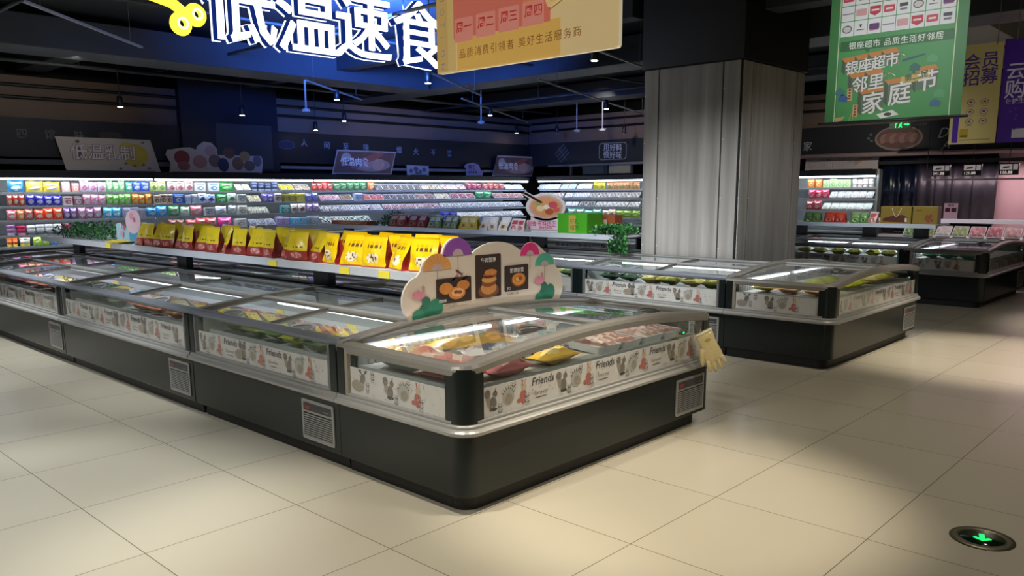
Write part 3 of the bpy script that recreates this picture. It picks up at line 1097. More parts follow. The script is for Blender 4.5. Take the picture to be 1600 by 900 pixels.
def tray_mesh(w, h, d, c1, c2, seed):
    """Shallow tray of food under a film, propped towards the shopper."""
    key = ('tray', w, h, d, c1, c2, seed)
    if key in CACHE:
        return CACHE[key]
    rnd = random.Random(seed)
    q = MB()
    rim = mat('dfe2e2', .3, 0, .04)
    mm = [mat(c1, .4, 0, .15, 40), mat(c2, .4, 0, .15, 40)]
    ins = .014
    hh = .05
    tilt = .75
    def T(x, y, z):
        return (x, y * math.cos(tilt) - z * math.sin(tilt), y * math.sin(tilt) + z * math.cos(tilt))
    dd = d
    a = [(-w / 2 + ins, ins - dd / 2 + dd / 2, 0)]
    base = rrect(-w / 2 + ins, w / 2 - ins, ins, dd - ins, .02, 3)
    top = rrect(-w / 2, w / 2, 0, dd, .02, 3)
    n = len(base)
    vs = [T(x, y, 0) for x, y in base] + [T(x, y, hh) for x, y in top]
    fs = [tuple(range(n))[::-1]] + [(i, (i + 1) % n, n + (i + 1) % n, n + i) for i in range(n)]
    q.add(vs, fs, rim)
    vs = [T(x, y, hh) for x, y in top] + [T(x * .9, dd / 2 + (y - dd / 2) * .86, hh - .004) for x, y in top]
    q.add(vs, [(i, (i + 1) % n, n + (i + 1) % n, n + i) for i in range(n)], rim)
    nx, ny = 8, 6
    g2, k2 = [], 0
    pts = []
    for j in range(ny + 1):
        for i in range(nx + 1):
            pts.append(T((-.45 + .9 * i / nx) * w, (.07 + .86 * j / ny) * dd, hh - .004 + rnd.uniform(0, .022) * (1 if 0 < i < nx and 0 < j < ny else 0)))
    for k2 in (0, 1):
        fs = [(j * (nx + 1) + i, j * (nx + 1) + i + 1, (j + 1) * (nx + 1) + i + 1, (j + 1) * (nx + 1) + i) for j in range(ny) for i in range(nx) if (int(i * .9 + j * .6 + seed) % 3 == 0) == (k2 == 1)]
        q.add(pts, fs, mm[k2], True)
    lo = min(p[2] for p in q.v)
    q.v = [(p[0], p[1], p[2] - lo) for p in q.v]
    o = q.build('tray_mesh'); CACHE[key] = o.data; bpy.data.objects.remove(o)
    return CACHE[key]

def tub_mesh(w, h, d, c1, c2, seed):
    key = ('tub', w, h, c1, c2, seed)
    if key in CACHE:
        return CACHE[key]
    q = MB()
    r = w / 2
    q.lathe([(r * .78, 0), (r * .86, h * .06), (r * .9, h * .30)], mat(c2, .35, 0, .08), n=16)
    q.lathe([(r * .91, h * .26), (r * .95, h * .68)], mat(c1, .35, 0, .08), n=16)
    q.lathe([(r * .95, h * .68), (r, h * .70), (r, h * .92), (r * .9, h), (r * .3, h)], mat(c1, .3, 0, .05), n=16)
    o = q.build('tub_mesh'); CACHE[key] = o.data; bpy.data.objects.remove(o)
    return CACHE[key]

# ------------------------------------------------------------------ wall refrigerators
SH = (.98, 1.22, 1.45, 1.67)
def wall_fridge(L, label, loc, rotz):
    """Open multideck: front faces local -y, length along local x."""
    t = thing('wall_refrigerator', label, 'refrigerator', loc, rotz, 'open wall refrigerators')
    WH = mat('c2c9cb', .4, 0, .04)
    MB().box(0, L, .05, .95, 0, .12, BLACK).build('kickplate', t)
    MB().box(0, L, -.02, .95, .12, .55, mat('23292b', .35, 0, .05), .01).build('cabinet_body', t)
    MB().box(0, L, -.03, .02, .50, .60, ALU, .01).build('bumper_rail', t)
    MB().box(0, L, .88, .95, .55, 2.0, WH).build('back_panel', t)
    MB().box(0, L, .02, .90, .56, .60, WH).build('deck', t)
    for z in SH + (.80,):
        d0 = .0 if z > .85 else -.0
        q = MB().box(.01, L - .01, d0, .88, z - .022, z, WH, .003)
        s = q.build('shelf', t)
        MB().box(.01, L - .01, d0 - .012, d0, z - .036, z + .004, mat('b9bfc4', .35, .2, .05), .002).build('price_rail', s)
        if z > .85:
            MB().box(.03, L - .03, d0 + .004, d0 + .022, z - .030, z - .022, SHELFFILL).build('light_strip', s)  # strip added under the shelf to brighten the goods below
    q = MB()
    q.box(0, L, -.12, .95, 1.90, 2.02, mat('0e1518', .4), .004)
    q.build('canopy', t)
    q = MB()
    q.box(.03, L - .03, -.09, -.04, 1.872, 1.90, LED)
    q.build('light_strip', t)
    return t

fridge_a = wall_fridge(3.34, 'wall refrigerator of pouches under the white board with a yellow blob', (-9.6, 1.64, 0), PI / 2)
fridges = [fridge_a,
           dup(fridge_a, (-9.6, 4.98, 0), 'wall refrigerator of pouches and cartons under the scalloped cut-out board', PI / 2, 'open wall refrigerators'),
           dup(fridge_a, (-9.6, 8.32, 0), 'wall refrigerator of packed food under the brown picture board', PI / 2, 'open wall refrigerators'),
           dup(fridge_a, (-9.6, 11.66, 0), 'wall refrigerator of food trays ending in the shop corner', PI / 2, 'open wall refrigerators'),
           dup(fridge_a, (-9.6, -1.70, 0), 'wall refrigerator at the open end of its row, before the yellow-and-white pouches', PI / 2, 'open wall refrigerators')]
fridge_b = wall_fridge(2.92, 'back wall refrigerator beside the shop corner, under the round-cornered chalk stamp', (-9.30, 15.2, 0), 0)
dup(fridge_b, (-6.38, 15.2, 0), 'back wall refrigerator hidden by the wood-clad pillar', 0)
fr_c = dup(fridge_b, (-3.46, 15.2, 0), 'back wall refrigerator with white foam trays, beside the meat counter', 0)
struct(MB().box(-.545, -.50, 15.17, 16.15, 0, 2.02, mat('b9c0c2', .4)).build('trim_%d' % k)); k += 1

LEFT_ROWS = [
 (1.67, [(2.68, 2.93, 1, 'p', '2f8fc8', 'dfeef5', 'sky-blue'), (2.95, 3.46, 2, 'p', 'f0d84a', 'f4f2e4', 'yellow-and-white'), (3.48, 3.61, 1, 'c', 'f0c8c8', 'f6eeee', 'blush'), (3.63, 3.75, 1, 'c', 'e8a8a0', 'f4e8e4', 'salmon'), (3.77, 4.2, 3, 'p', 'e6d4ec', 'd890b4', 'lilac-and-pink'), (4.21, 4.51, 3, 'p', '9be29a', 'e6f8e0', 'mint-green'), (4.53, 4.64, 1, 'p', '58c8a8', 'e8fff4', 'aqua'), (4.65, 4.94, 2, 'p', '3c62d8', 'c8d8f4', 'royal-blue'), (4.96, 5.24, 2, 'p', 'dce8a0', '8cb860', 'pale-lime'), (5.27, 5.77, 3, 'p', 'f0d6d8', 'b87880', 'rose-and-white'), (5.78, 6.0, 1, 'c', 'f4f6f8', '9ab0c0', 'plain white'), (6.05, 6.27, 1, 'c', 'e8f0f6', '7fa4c8', 'frost-white'), (6.28, 6.58, 1, 'p', '2fae48', 'a8e0a0', 'bright green'), (6.6, 6.92, 2, 't', 'eee6b0', 'f6f2d8', 'cream'), (6.94, 7.55, 4, 'u', '5a6688', '98a4bc', 'slate-blue'), (7.56, 7.89, 2, 't', 'e6d63c', 'a8a030', 'yellow'), (7.92, 8.28, 2, 't', 'c8b49a', '8a6a50', 'beige'), (8.33, 8.87, 4, 'p', 'c4423c', 'e89080', 'tomato-red'), (8.89, 9.75, 5, 'p', '3a7a48', '88a878', 'dark green'), (9.79, 9.97, 1, 'p', 'd8783c', 'f0c090', 'orange'), (10.0, 11.32, 7, 't', '4a4648', '8c8480', 'charcoal'), (11.36, 11.95, 3, 't', 'd6c8a8', '8e8264', 'oat'), (11.97, 12.78, 3, 't', 'e4d4d4', 'a87078', 'pale rose'), (12.82, 13.36, 3, 'p', '8a3048', 'c07888', 'wine-red'), (13.41, 14.19, 4, 'p', 'a84848', 'd09088', 'brick-red'), (14.21, 14.91, 2, 't', 'a8ccc4', 'e4f0ec', 'pale teal')]),
 (1.45, [(2.65, 2.91, 3, 'p', 'd04030', 'f4ecd0', 'red-and-cream'), (2.93, 3.46, 4, 'p', '3a30b4', 'c8ccf0', 'indigo'), (3.48, 3.63, 1, 'c', 'e8dce4', 'b86878', 'pink-topped white'), (3.65, 3.79, 1, 'c', 'a07878', 'd4c8d8', 'brown-topped lilac'), (3.8, 4.18, 3, 'p', 'e49ab8', 'd8d8e8', 'pink'), (4.19, 4.6, 4, 'p', '78c85a', 'c8eca8', 'leaf-green'), (4.62, 4.97, 3, 'p', 'e89030', 'f4d088', 'orange'), (5.0, 5.34, 3, 'c', 'd4c4b4', '80604c', 'tan'), (5.36, 5.56, 1, 'c', '3c68d0', 'd8e4f4', 'cobalt-blue'), (5.58, 5.82, 2, 'c', 'a8bce0', 'e8f0f8', 'ice-blue'), (5.84, 6.18, 2, 'p', 'dce6f2', '4060d0', 'white-and-blue'), (6.22, 6.42, 1, 'p', '34a850', 'b0e4b8', 'emerald'), (6.43, 6.61, 1, 'p', 'd8eedc', '80b890', 'white-and-green'), (6.62, 6.82, 1, 'c', 'eef2f2', 'b0bcc0', 'white'), (6.85, 7.13, 2, 't', 'e4dcb4', 'b4a878', 'cream'), (7.16, 7.43, 2, 'p', '6a5cb0', 'c0bce0', 'violet'), (7.44, 7.61, 1, 'c', 'c4bcb8', '807870', 'grey'), (7.63, 7.92, 2, 'c', '9c9440', 'c8c078', 'olive'), (7.95, 8.15, 1, 'c', 'dcd048', 'f0eca0', 'yellow'), (8.16, 8.49, 2, 'p', '7878b8', 'c4c4e0', 'lavender'), (8.52, 9.03, 3, 't', 'cc7484', 'f0d4d8', 'coral-pink'), (9.06, 9.36, 1, 't', '7a5c44', 'b09878', 'brown'), (9.41, 9.62, 1, 'c', 'dfe2e2', 'b8c0c0', 'pale grey'), (9.66, 10.21, 3, 't', 'b83c70', 'd87c30', 'magenta-and-orange'), (10.24, 11.15, 5, 't', '444044', '9a8a88', 'black'), (11.17, 11.75, 2, 't', '7c5850', 'b89088', 'chestnut'), (11.77, 12.26, 2, 't', 'dcd0b0', 'a09070', 'oat'), (12.3, 13.11, 3, 't', '8c3a4c', 'c88c94', 'maroon'), (13.15, 13.73, 2, 'p', '3c9c5c', 'a8d8b0', 'green'), (13.78, 14.91, 4, 't', '8c4a48', 'c8a098', 'russet')]),
 (1.22, [(2.63, 2.77, 1, 'p', 'd86470', 'f4d8d8', 'rose'), (2.78, 2.88, 1, 'p', 'e87838', 'f4d4b0', 'orange'), (2.89, 3.01, 1, 'p', 'b05848', 'e8d0c8', 'rust'), (3.03, 3.46, 3, 'p', 'ec4a24', 'f8d8c0', 'scarlet'), (3.48, 3.68, 2, 'p', '7c5898', 'd0c8e0', 'purple'), (3.7, 4.08, 3, 'p', 'b0789c', 'e8e4f0', 'mauve-and-white'), (4.11, 4.41, 2, 'p', '48b0dc', 'd8eef8', 'sky-blue'), (4.44, 4.84, 3, 'c', 'a8acc8', 'dcd8e8', 'pale lilac'), (4.86, 5.22, 2, 'p', '3c98dc', 'a8d4f0', 'azure'), (5.26, 5.46, 1, 'p', '4c8c5c', 'b4c8b0', 'moss-green'), (5.49, 5.66, 1, 'p', 'a8ccb0', 'f0f6f0', 'green-and-white'), (5.68, 5.9, 1, 'p', 'e0808c', 'f4d0d4', 'salmon-pink'), (5.94, 6.14, 1, 'c', 'e6e6ea', 'a0a4b0', 'white'), (6.17, 6.4, 1, 'p', 'f0f4f8', 'b8c4d0', 'bright white'), (6.43, 6.6, 1, 'p', 'a8b4b0', 'dfe6e4', 'grey-green'), (6.63, 6.82, 1, 'c', 'f4f4ec', 'c0c0b0', 'cream-white'), (6.85, 7.29, 3, 't', 'e0dcc0', '98a090', 'cream'), (7.58, 7.78, 1, 'c', '58a8a8', 'c8e4e0', 'teal'), (7.81, 8.16, 2, 'p', 'd8d0c4', 'a87c70', 'beige'), (8.2, 8.48, 2, 'p', 'a888b0', 'dcd0e4', 'mauve'), (8.51, 10.16, 8, 't', 'd8d4d4', '54505c', 'black-and-white striped'), (10.2, 11.91, 7, 't', '8c5058', 'dcc8c8', 'maroon-and-white'), (11.95, 14.91, 9, 't', '84868a', 'd0d0d0', 'grey')]),
 (0.98, [(2.6, 2.74, 1, 'u', '9c6c9c', 'd8c0d8', 'mauve'), (2.75, 2.89, 1, 'u', 'c4205c', 'f0a0b8', 'crimson'), (2.9, 3.43, 4, 'u', 'f0f2f4', '6c7884', 'white-capped grey'), (3.44, 3.59, 1, 'u', 'c04870', '8c6cc0', 'pink-and-violet'), (5.24, 5.54, 2, 'p', '7c4844', 'c89890', 'cocoa'), (5.57, 6.17, 3, 'p', 'c85858', 'f0c4bc', 'coral-red'), (6.21, 6.49, 1, 'p', 'ec3c94', 'f8b0d0', 'hot-pink'), (6.55, 6.8, 1, 'c', 'f4f2f0', 'c4b8b0', 'white'), (6.85, 7.43, 3, 't', '6c7088', 'b0b4c4', 'slate'), (7.46, 7.75, 2, 'c', 'b4a4dc', 'e0d8f4', 'lilac'), (7.78, 8.17, 2, 'c', '6cc0ec', 'd0ecfa', 'light blue'), (8.2, 8.48, 1, 'c', 'a0a8b4', 'd0d4d8', 'grey'), (8.51, 9.83, 5, 't', '2c4838', 'e4ece4', 'dark-green-and-white'), (11.95, 12.48, 2, 'c', '3c48b0', 'a8b0e0', 'navy'), (12.5, 14.91, 6, 't', 'a8a8a4', 'e0e0dc', 'silver-grey')]),
 (0.8, [(2.59, 2.75, 2, 'u', 'd86828', 'f0c040', 'orange'), (2.76, 2.95, 1, 'u', 'f2f0dc', 'e8d048', 'white-and-yellow'), (2.97, 3.21, 2, 'p', 'a4d434', 'e0f0a0', 'lime'), (3.23, 3.37, 1, 'p', '4888d0', 'b8d4f0', 'blue')]),
]
BACK_ROWS = [
 (1.67, [(-9.39, -8.63, 3, 't', 'b4d0e0', 'eef4f8', 'ice-blue'), (-8.6, -8.09, 2, 't', '9cc4dc', 'e0f0f4', 'pale blue'), (-8.05, -7.57, 2, 't', 'd8d0a0', 'f0ecd0', 'straw'), (-7.53, -7.15, 2, 'p', 'c8b838', '8c9838', 'mustard'), (-7.11, -6.13, 5, 'p', 'c08058', '6c8448', 'russet-and-green'), (-1.94, -1.64, 2, 'c', 'd88848', 'f0c890', 'orange'), (-1.62, -1.07, 4, 'c', 'c8e8b8', '98c878', 'pale green'), (-1.05, -0.63, 4, 'u', 'f2ecec', 'd8c8c8', 'white')]),
 (1.45, [(-9.39, -8.49, 3, 't', 'd0ccc8', 'a87468', 'rose-grey'), (-8.45, -7.65, 3, 't', 'e8e8ea', 'b8bcc0', 'white'), (-7.63, -6.12, 5, 't', 'bcb4b0', '7c685c', 'brown-grey'), (-1.92, -1.5, 3, 'p', 'c83858', 'f0a8b4', 'crimson'), (-1.47, -0.61, 6, 't', 'f0f0ee', 'd8d8d8', 'white foam')]),
 (1.22, [(-9.39, -8.49, 3, 't', 'c8c8c4', '707470', 'grey'), (-8.45, -8.02, 2, 't', 'f0f0f0', 'c8ccd0', 'white'), (-7.98, -7.48, 2, 't', '4c5448', 'a8a89c', 'dark olive'), (-7.44, -6.12, 4, 't', 'd8d4d0', '98908c', 'pale grey'), (-1.96, -1.64, 2, 'p', '98303c', 'd8a0a0', 'dark red'), (-1.61, -0.62, 6, 't', 'dceadc', 'f4f8f4', 'pale mint')]),
 (0.98, [(-8.36, -7.27, 4, 'p', '5cac90', 'e4f0e8', 'sea-green'), (-7.23, -6.84, 2, 'p', 'd8c8b0', 'a89878', 'buff'), (-6.82, -6.11, 3, 'p', '7ca838', 'c0d070', 'apple-green')]),
]
SHELFNAME = {1.67: 'top', 1.45: 'second', 1.22: 'third', .98: 'fourth', .80: 'fifth'}
KIND = {'p': ('snack_pouch', 'pouch'), 'c': ('food_carton', 'carton'), 't': ('food_tray', 'tray'), 'u': ('food_tub', 'tub')}
def goods(kind, w, c1, c2, seed):
    h = .165 + .012 * (seed % 3)
    if kind == 'p': return pillow_mesh(round(w * .98, 2), h, .07, (c1, c2), seed % 3, True)
    if kind == 'c': return carton_mesh(round(w * .94, 2), h - .015, .10, c1, c2, 0)
    if kind == 't': return tray_mesh(round(w * .95, 2), .05, .17, c1, c2, seed % 2)
    return tub_mesh(round(min(w * .96, .16), 2), h - .01, .1, c1, c2, 0)

def stock(rows, wall):
    seen = {}
    for z, runs in rows:
        for a, b, n, kind, c1, c2, cname in runs:
            w_ = (b - a) / n
            nm, noun = KIND[kind]
            rnd = random.Random(a * 31 + z)
            for i in range(n):
                c = a + w_ * (i + .5)
                me = goods(kind, w_, c1, c2, rnd.randrange(6))
                o = bpy.data.objects.new(nm, me)
                COL.objects.link(o)
                dep = {'p': .06, 'c': .07, 't': .03, 'u': .09}[kind]
                jit = rnd.uniform(-.004, .012)
                if wall == 'left':
                    o.location = (-9.6 - dep - jit, c, z)
                    o.rotation_euler = (0, 0, PI / 2 + rnd.uniform(-.05, .05))
                    where = '%s shelf of the refrigerator row left of the corner' % SHELFNAME[z]
                    base = '%s %s, %s shelf of the long wall refrigerators' % (cname, noun, SHELFNAME[z])
                    end = ', counted towards the corner'
                else:
                    o.location = (c, 15.2 + dep + jit, z)
                    o.rotation_euler = (0, 0, rnd.uniform(-.05, .05))
                    base = '%s %s, %s shelf of the back wall refrigerators' % (cname, noun, SHELFNAME[z])
                    end = ', counted from the corner'
                lab = base if n == 1 else '%s %s' % (ORD[i], base) + end
                while lab in seen:
                    lab = 'another ' + lab
                seen[lab] = 1
                tag(o, lab, noun, '%s %ss on the %s shelf, %s wall' % (cname, noun, SHELFNAME[z], 'long' if wall == 'left' else 'back'))
stock(LEFT_ROWS, 'left')
stock(BACK_ROWS, 'back')
# white foam trays on the lowest deck near the open end
for i in range(9):
    o = link('foam_tray', tray_mesh(.24, .05, .17, 'e8ecec', 'd4d8da', i % 2), None, (-9.66, 3.0 + .31 * i, .80 if i > 4 else .80))
    o.rotation_euler = (0, 0, PI / 2)
    o.location.y = 4.02 + .30 * i
    tag(o, '%s white foam tray beside the lime pouches, fifth shelf, counted towards the corner' % ORD[i], 'tray', 'white foam trays on the fifth shelf')

# ------------------------------------------------------------------ goods inside the freezers
def frozen(x, y, z, w, h, t, cols, seed, rz, label, tilt=(0, 0), group=None, name='frozen_food_bag', cat='bag'):
    o = link(name, pillow_mesh(w, h, t, cols, seed % 4), None, (x, y, z))
    o.rotation_euler = (tilt[0], tilt[1], rz)
    return tag(o, label, cat, group)

ZB = .631
ZE = .651
frozen(1.62, 2.14, ZE + .001, .24, .70, .10, ('e8b414', 'f4d860', 'c88410'), 1, -.28, 'long golden-yellow bag lying under the lid of the glove-end freezer')
frozen(1.64, 1.62, ZE, .22, .34, .102, ('e88a3c', 'f4dcae', 'd04030'), 0, -.5, 'orange and cream bag under the glove-end freezer lid, by its inner wall')
frozen(1.88, 1.60, ZE, .24, .36, .102, ('d8402c', 'f0b8a0', 'f4ece4'), 2, -.9, 'red bag with a cream patch, between the orange bag and the bright red one')
frozen(2.14, 1.46, ZE, .24, .36, .102, ('c83830', 'f0d8cc', 'e89a5c'), 3, -1.3, 'bright red bag beside the rounded corner of the glove-end freezer')
frozen(1.90, 2.00, ZE, .20, .38, .102, ('e4e6e8', '4a5270', 'a8b0c4'), 3, -.4, 'white bag with a navy patch, beside the golden-yellow bag')
frozen(2.10, 1.86, ZE, .22, .30, .102, ('a8b070', 'e0dcb0', '6a8a40'), 1, .6, 'olive-green bag in the middle of the glove-end freezer')
frozen(1.82, 2.46, ZE, .26, .30, .102, ('dfe2e0', 'b8c0c8', '707c90'), 2, .5, 'plain white bag beyond the golden-yellow bag')
frozen(2.10, 2.26, ZE, .22, .30, .10, ('3d4258', 'd8dce4', '5a627c'), 2, .5, 'dark blue and white bag below a grip of the glove-end freezer')
frozen(2.28, 1.72, ZE, .15, .34, .102, ('c87c7c', 'e8c8c4', 'a04848'), 0, 0.0, 'rose-pink minced bag against the end glass of the glove-end freezer')
frozen(2.27, 2.14, ZE, .17, .34, .102, ('e2b84c', 'f0d890', 'd89838'), 1, 0.05, 'yellow noodle bag against the end glass of the glove-end freezer')
frozen(1.80, 1.435, ZE, .52, .13, .102, ('b4b9b0', 'd8dcd4', '8d948a'), 2, .02, 'frosted clear bag behind the front glass of the glove-end freezer')
frozen(2.16, 1.43, ZE, .18, .13, .102, ('a4aca2', 'd0d4cc', '7d867c'), 3, -.03, 'second frosted bag behind that front glass, towards the dark corner post')
for i, (y, c) in enumerate(((2.62, ('d8a89c', 'eed8cc')), (2.86, ('d49a8c', 'f0e0d4')), (3.10, ('dcb0a4', 'f0dcd0')), (3.34, ('c89c94', 'ecd8d0')))):
    o = link('meat_tray', tray_mesh(.23, .05, .28, c[0], c[1], i % 2), None, (2.30, y, ZE))
    o.rotation_euler = (-.55, 0, PI / 2 - .1 * i)
    o.matrix_basis = Matrix.Translation((2.32, y, ZE + .004)) @ Matrix.Rotation(PI / 2 + .08 * (i % 2), 4, 'Z') @ Matrix.Rotation(-.68, 4, 'X')
    tag(o, '%s pink tray along the glove-end freezer glass, counted from the yellow noodle bag' % ORD[i], 'tray', 'pink trays in the glove-end freezer')
frozen(1.72, 2.92, ZE, .28, .40, .102, ('d0d4d2', '8a968c', 'b0b8b4'), 0, .2, 'grey-white bag in the far half of the glove-end freezer')
frozen(1.74, 3.34, ZE, .26, .34, .102, ('3c8c70', 'c0d8c8', '2c6450'), 1, -.2, 'green bag at the far inner corner of the glove-end freezer')

def freezer_fill(x0, x1, y0, y1, nx, ny, pal, where, seed, group, zb=None):
    zb = zb or (ZE if x0 > XE else ZB)
    rnd = random.Random(seed)
    cnt = {}
    dx, dy = (x1 - x0) / nx, (y1 - y0) / ny
    for j in range(ny):
        for i in range(nx):
            cname, cols = pal[rnd.randrange(len(pal))]
            cnt[cname] = cnt.get(cname, 0) + 1
            lab = '%s %s bag %s' % (ORD[cnt[cname] - 1], cname, where)
            wv = min(dx * .88, .30)
            frozen(x0 + dx * (i + .5) + rnd.uniform(-.02, .02), y0 + dy * (j + .5) + rnd.uniform(-.02, .02), zb + .001,
                   round(wv, 2), round(min(dy * .88, .34), 2), .12 if zb < .64 else .10, cols, rnd.randrange(4), rnd.uniform(-.12, .12), lab, (0, 0), group)

GREENS = [('leaf-green', ('6f9a4c', 'c8d898', 'e0e4c0')), ('lettuce-green', ('8fae58', 'dce4b0', '5d8038')), ('moss-green', ('55783f', 'a8bc80', 'd0d8b0'))]
YEL = [('yellow-green', ('c4c040', 'e4e098', '8a9a30')), ('straw-yellow', ('d8c870', 'ece4b8', 'b09840')), ('olive', ('8d8a38', 'c8c480', 'e0dca0'))]
MIX = [('lime and yellow', ('bfc850', 'ece8a0', '7a9838')), ('golden', ('d8b048', 'f0dca0', 'a87828')), ('sage', ('90a880', 'd4dcc4', '607850')), ('brick-red', ('b06048', 'e0b8a0', 'd8c8a8'))]
BRN = [('toffee-brown', ('9a6a34', 'd8b060', '5c3c1c')), ('golden-brown', ('c08c3c', 'e8cc80', '7a5424')), ('copper', ('b86a3c', 'e8c8a8', '8c4828'))]
PINK = [('orange-pink', ('d88868', 'f0d0c4', 'c85c3c')), ('pink-and-white', ('e8b8b8', 'f4e8e4', 'd08080'))]
RED = [('red', ('c83c48', 'f0c0c0', 'e8e0e0')), ('lilac', ('9a8cb8', 'dcd4e8', '6c5c98')), ('cream', ('d8d0b0', 'f0ecd8', 'a8a078')), ('blue-grey', ('8494a8', 'd4dce4', '5c6c80')), ('salmon', ('e09484', 'f4d8d0', 'c86050'))]
freezer_fill(XA + .12, XA + .95, 1.40, 1.68, 3, 1, GREENS, 'behind the front glass of the freezer beside the glove end', 1, 'green bags by the glass')
freezer_fill(XA + .98, XA + 1.74, 1.40, 1.82, 3, 2, MIX, 'heaped under the lid of the freezer beside the glove end', 2, 'mixed bags in the short freezer')
frozen(XA + .72, 1.72, ZB, .12, .30, .05, ('22302a', 'c83c3c', '708070'), 1, 1.1, 'small dark packet with a red spot, alone in the freezer beside the glove end')
freezer_fill(XB + 1.95, XB + 2.60, 1.40, 1.83, 3, 2, BRN, 'heaped in the long freezer second from the glove end', 3, 'brown bags in the long freezer')
freezer_fill(XB + 1.10, XB + 1.80, 1.42, 1.66, 3, 1, PINK, 'in the middle of the second long freezer', 4, 'pink bags in the long freezer')
freezer_fill(XB + .14, XB + 1.0, 1.40, 1.62, 3, 1, [('grey-green', ('8a9684', 'c4ccbc', '6a7464'))], 'behind the glass of the second long freezer', 5, 'grey-green bags')
freezer_fill(XC + .15, XC + 2.66, 1.40, 2.30, 7, 3, RED, 'under glass in the far freezer of the first island', 6, 'bags in the far freezer')
freezer_fill(XA + .70, XA + 1.74, ISL[1] + .13, ISL[1] + .42, 4, 1, YEL, 'behind the glass of the freezer at the pillar', 7, 'yellow bags at the pillar')
freezer_fill(XA + .15, XA + .66, ISL[1] + .16, ISL[1] + .44, 2, 1, [('dark green', ('3c5440', '8a9c80', 'c0c8b0'))], 'behind the glass of the freezer at the pillar', 8, 'green bags at the pillar')
freezer_fill(XE + .16, XE + .92, ISL[1] + .13, ISL[1] + .45, 3, 1, [('peach', ('e0a870', 'f0d4b0', 'c88040')), ('mustard', ('b8a030', 'dccc80', '8a7420'))], 'behind the front glass of the end freezer beside the pillar', 9, 'peach and mustard bags')
freezer_fill(XE + .40, XE + .93, ISL[1] + .75, ISL[1] + 1.35, 2, 2, [('neon yellow', ('d8dc28', 'ecec80', 'a8b020'))], 'under the lid of the end freezer beside the pillar', 10, 'neon yellow bags')
freezer_fill(XE + .62, XE + .95, ISL[1] + 1.5, ISL[1] + 2.25, 1, 3, YEL, 'along the end glass of the freezer beside the pillar', 12, 'yellow bags along the end glass')
freezer_fill(XA + .15, XA + 1.7, ISL[2] + .13, ISL[2] + .45, 6, 1, YEL, 'behind the glass of the third island freezer below the gold boxes', 13, 'yellow bags on the third island')
freezer_fill(XE + .15, XE + .9, ISL[2] + .13, ISL[2] + .6, 3, 2, [('teal', ('3c8870', 'a8d0c0', '2c5c4c')), ('sea-green', ('6aa890', 'd0e4d8', '488068'))], 'inside the third island end freezer', 14, 'teal bags')
freezer_fill(XB + .3, XB + 2.6, ISL[1] + .13, ISL[1] + .42, 7, 1, GREENS + YEL, 'behind the glass of the freezer under the green gift box', 15, 'bags under the gift box')
freezer_fill(XB + .3, XB + 2.6, ISL[2] + .13, ISL[2] + .45, 8, 1, [('olive-brown', ('7c7444', 'b4a878', '585028')), ('sandy', ('c8b890', 'e4dcc0', '988858'))], 'in the third island freezer behind the draped greenery', 16, 'bags behind the greenery')

# ------------------------------------------------------------------ shelves over the islands
def display_shelf(x0, x1, y, posts, label, tags=()):
    t = thing('display_shelf', label, 'shelf', (x0, y, 0), 0, 'shelves over the islands')
    L = x1 - x0
    MB().box(0, L, .87, 1.56, 1.075, 1.10, mat('c8ccd0', .4, 0, .04), .003).build('shelf_board', t)
    q = MB().box(0, L, .855, .87, 1.045, 1.106, mat('c2c8d0', .35, .1, .05), .003)
    q.build('price_rail', t)
    n = max(1, int(L / 1.9))
    for x in posts:
        q = MB()
        q.prism([(x - x0 - .11, 1.18), (x - x0 + .11, 1.18), (x - x0 + .11, 1.25), (x - x0 - .11, 1.25)], .870, 1.075, mat('14181b', .4))
        q.box(x - x0 - .13, x - x0 + .13, 1.12, 1.31, .8685, .874, mat('14181b', .4))
        q.build('post', t)
    for x in tags:
        MB().box(x - x0 - .06, x - x0 + .06, .846, .855, 1.045, 1.095, mat('e8d848', .4), .002).build('price_tag', t)
    return t
display_shelf(-6.45, 1.30, ISL[0], (-6.18, -3.14, -.56, .95), 'long pale shelf carrying the yellow bags above the first island', (-.75, .25, .72, -4.2))
display_shelf(-7.0, -.50, ISL[1], (-6.6, -4.4, -2.15, -.85), 'long pale shelf carrying noodle packs and the green gift box')
display_shelf(-1.2, 1.50, ISL[2], (-.75, .42, 1.20), 'pale shelf on the third island carrying the gold boxes')

# yellow dumpling bags on the first shelf
SY0 = ISL[0] + .87
rnd = random.Random(3)
x = -3.55
i = 0
TOPZ = 1.10
while x < 1.22:
    if x < -.12:
        style, wv = 'redfoot', .225
    else:
        style, wv = 'bowl', .245
    o = link('food_pouch', standup_mesh(wv, .235, .105, style, i % 4), None, (x, SY0 + .10 + rnd.uniform(-.01, .02), TOPZ))
    o.rotation_euler = (0, 0, rnd.uniform(-.42, .22))
    tag(o, '%s yellow pouch from the cloud sign, front line on the long shelf' % 'X', 'pouch', 'yellow pouches in the front line')
    o['at'] = x
    x += wv + rnd.uniform(-.015, .03)
    i += 1
fr = sorted([o for o in COL.objects if o.get('at') is not None], key=lambda o: -o['at'])
BIG = ORD + ['twenty-' + w_ for w_ in ORD[:9]] + ['thirtieth']
for n_, o in enumerate(fr):
    o['label'] = '%s yellow %s from the cloud sign, front line on the long shelf' % (BIG[n_], 'pouch with bowl picture' if o['at'] > -.12 else 'red-footed pouch')
    del o['at']
x = -3.45
i = 0
while x < 1.2:
    style = 'redfoot' if x < -.3 else 'bowl'
    o = link('food_pouch', standup_mesh(.225, .24, .10, style, (i + 1) % 4), None, (x, SY0 + .29 + rnd.uniform(-.01, .02), TOPZ))
    o.rotation_euler = (0, 0, rnd.uniform(-.3, .25))
    o['label'] = 'x'
    o['category'] = 'pouch'
    o['group'] = 'yellow pouches in the second line'
    o['at'] = x
    x += .25
    i += 1
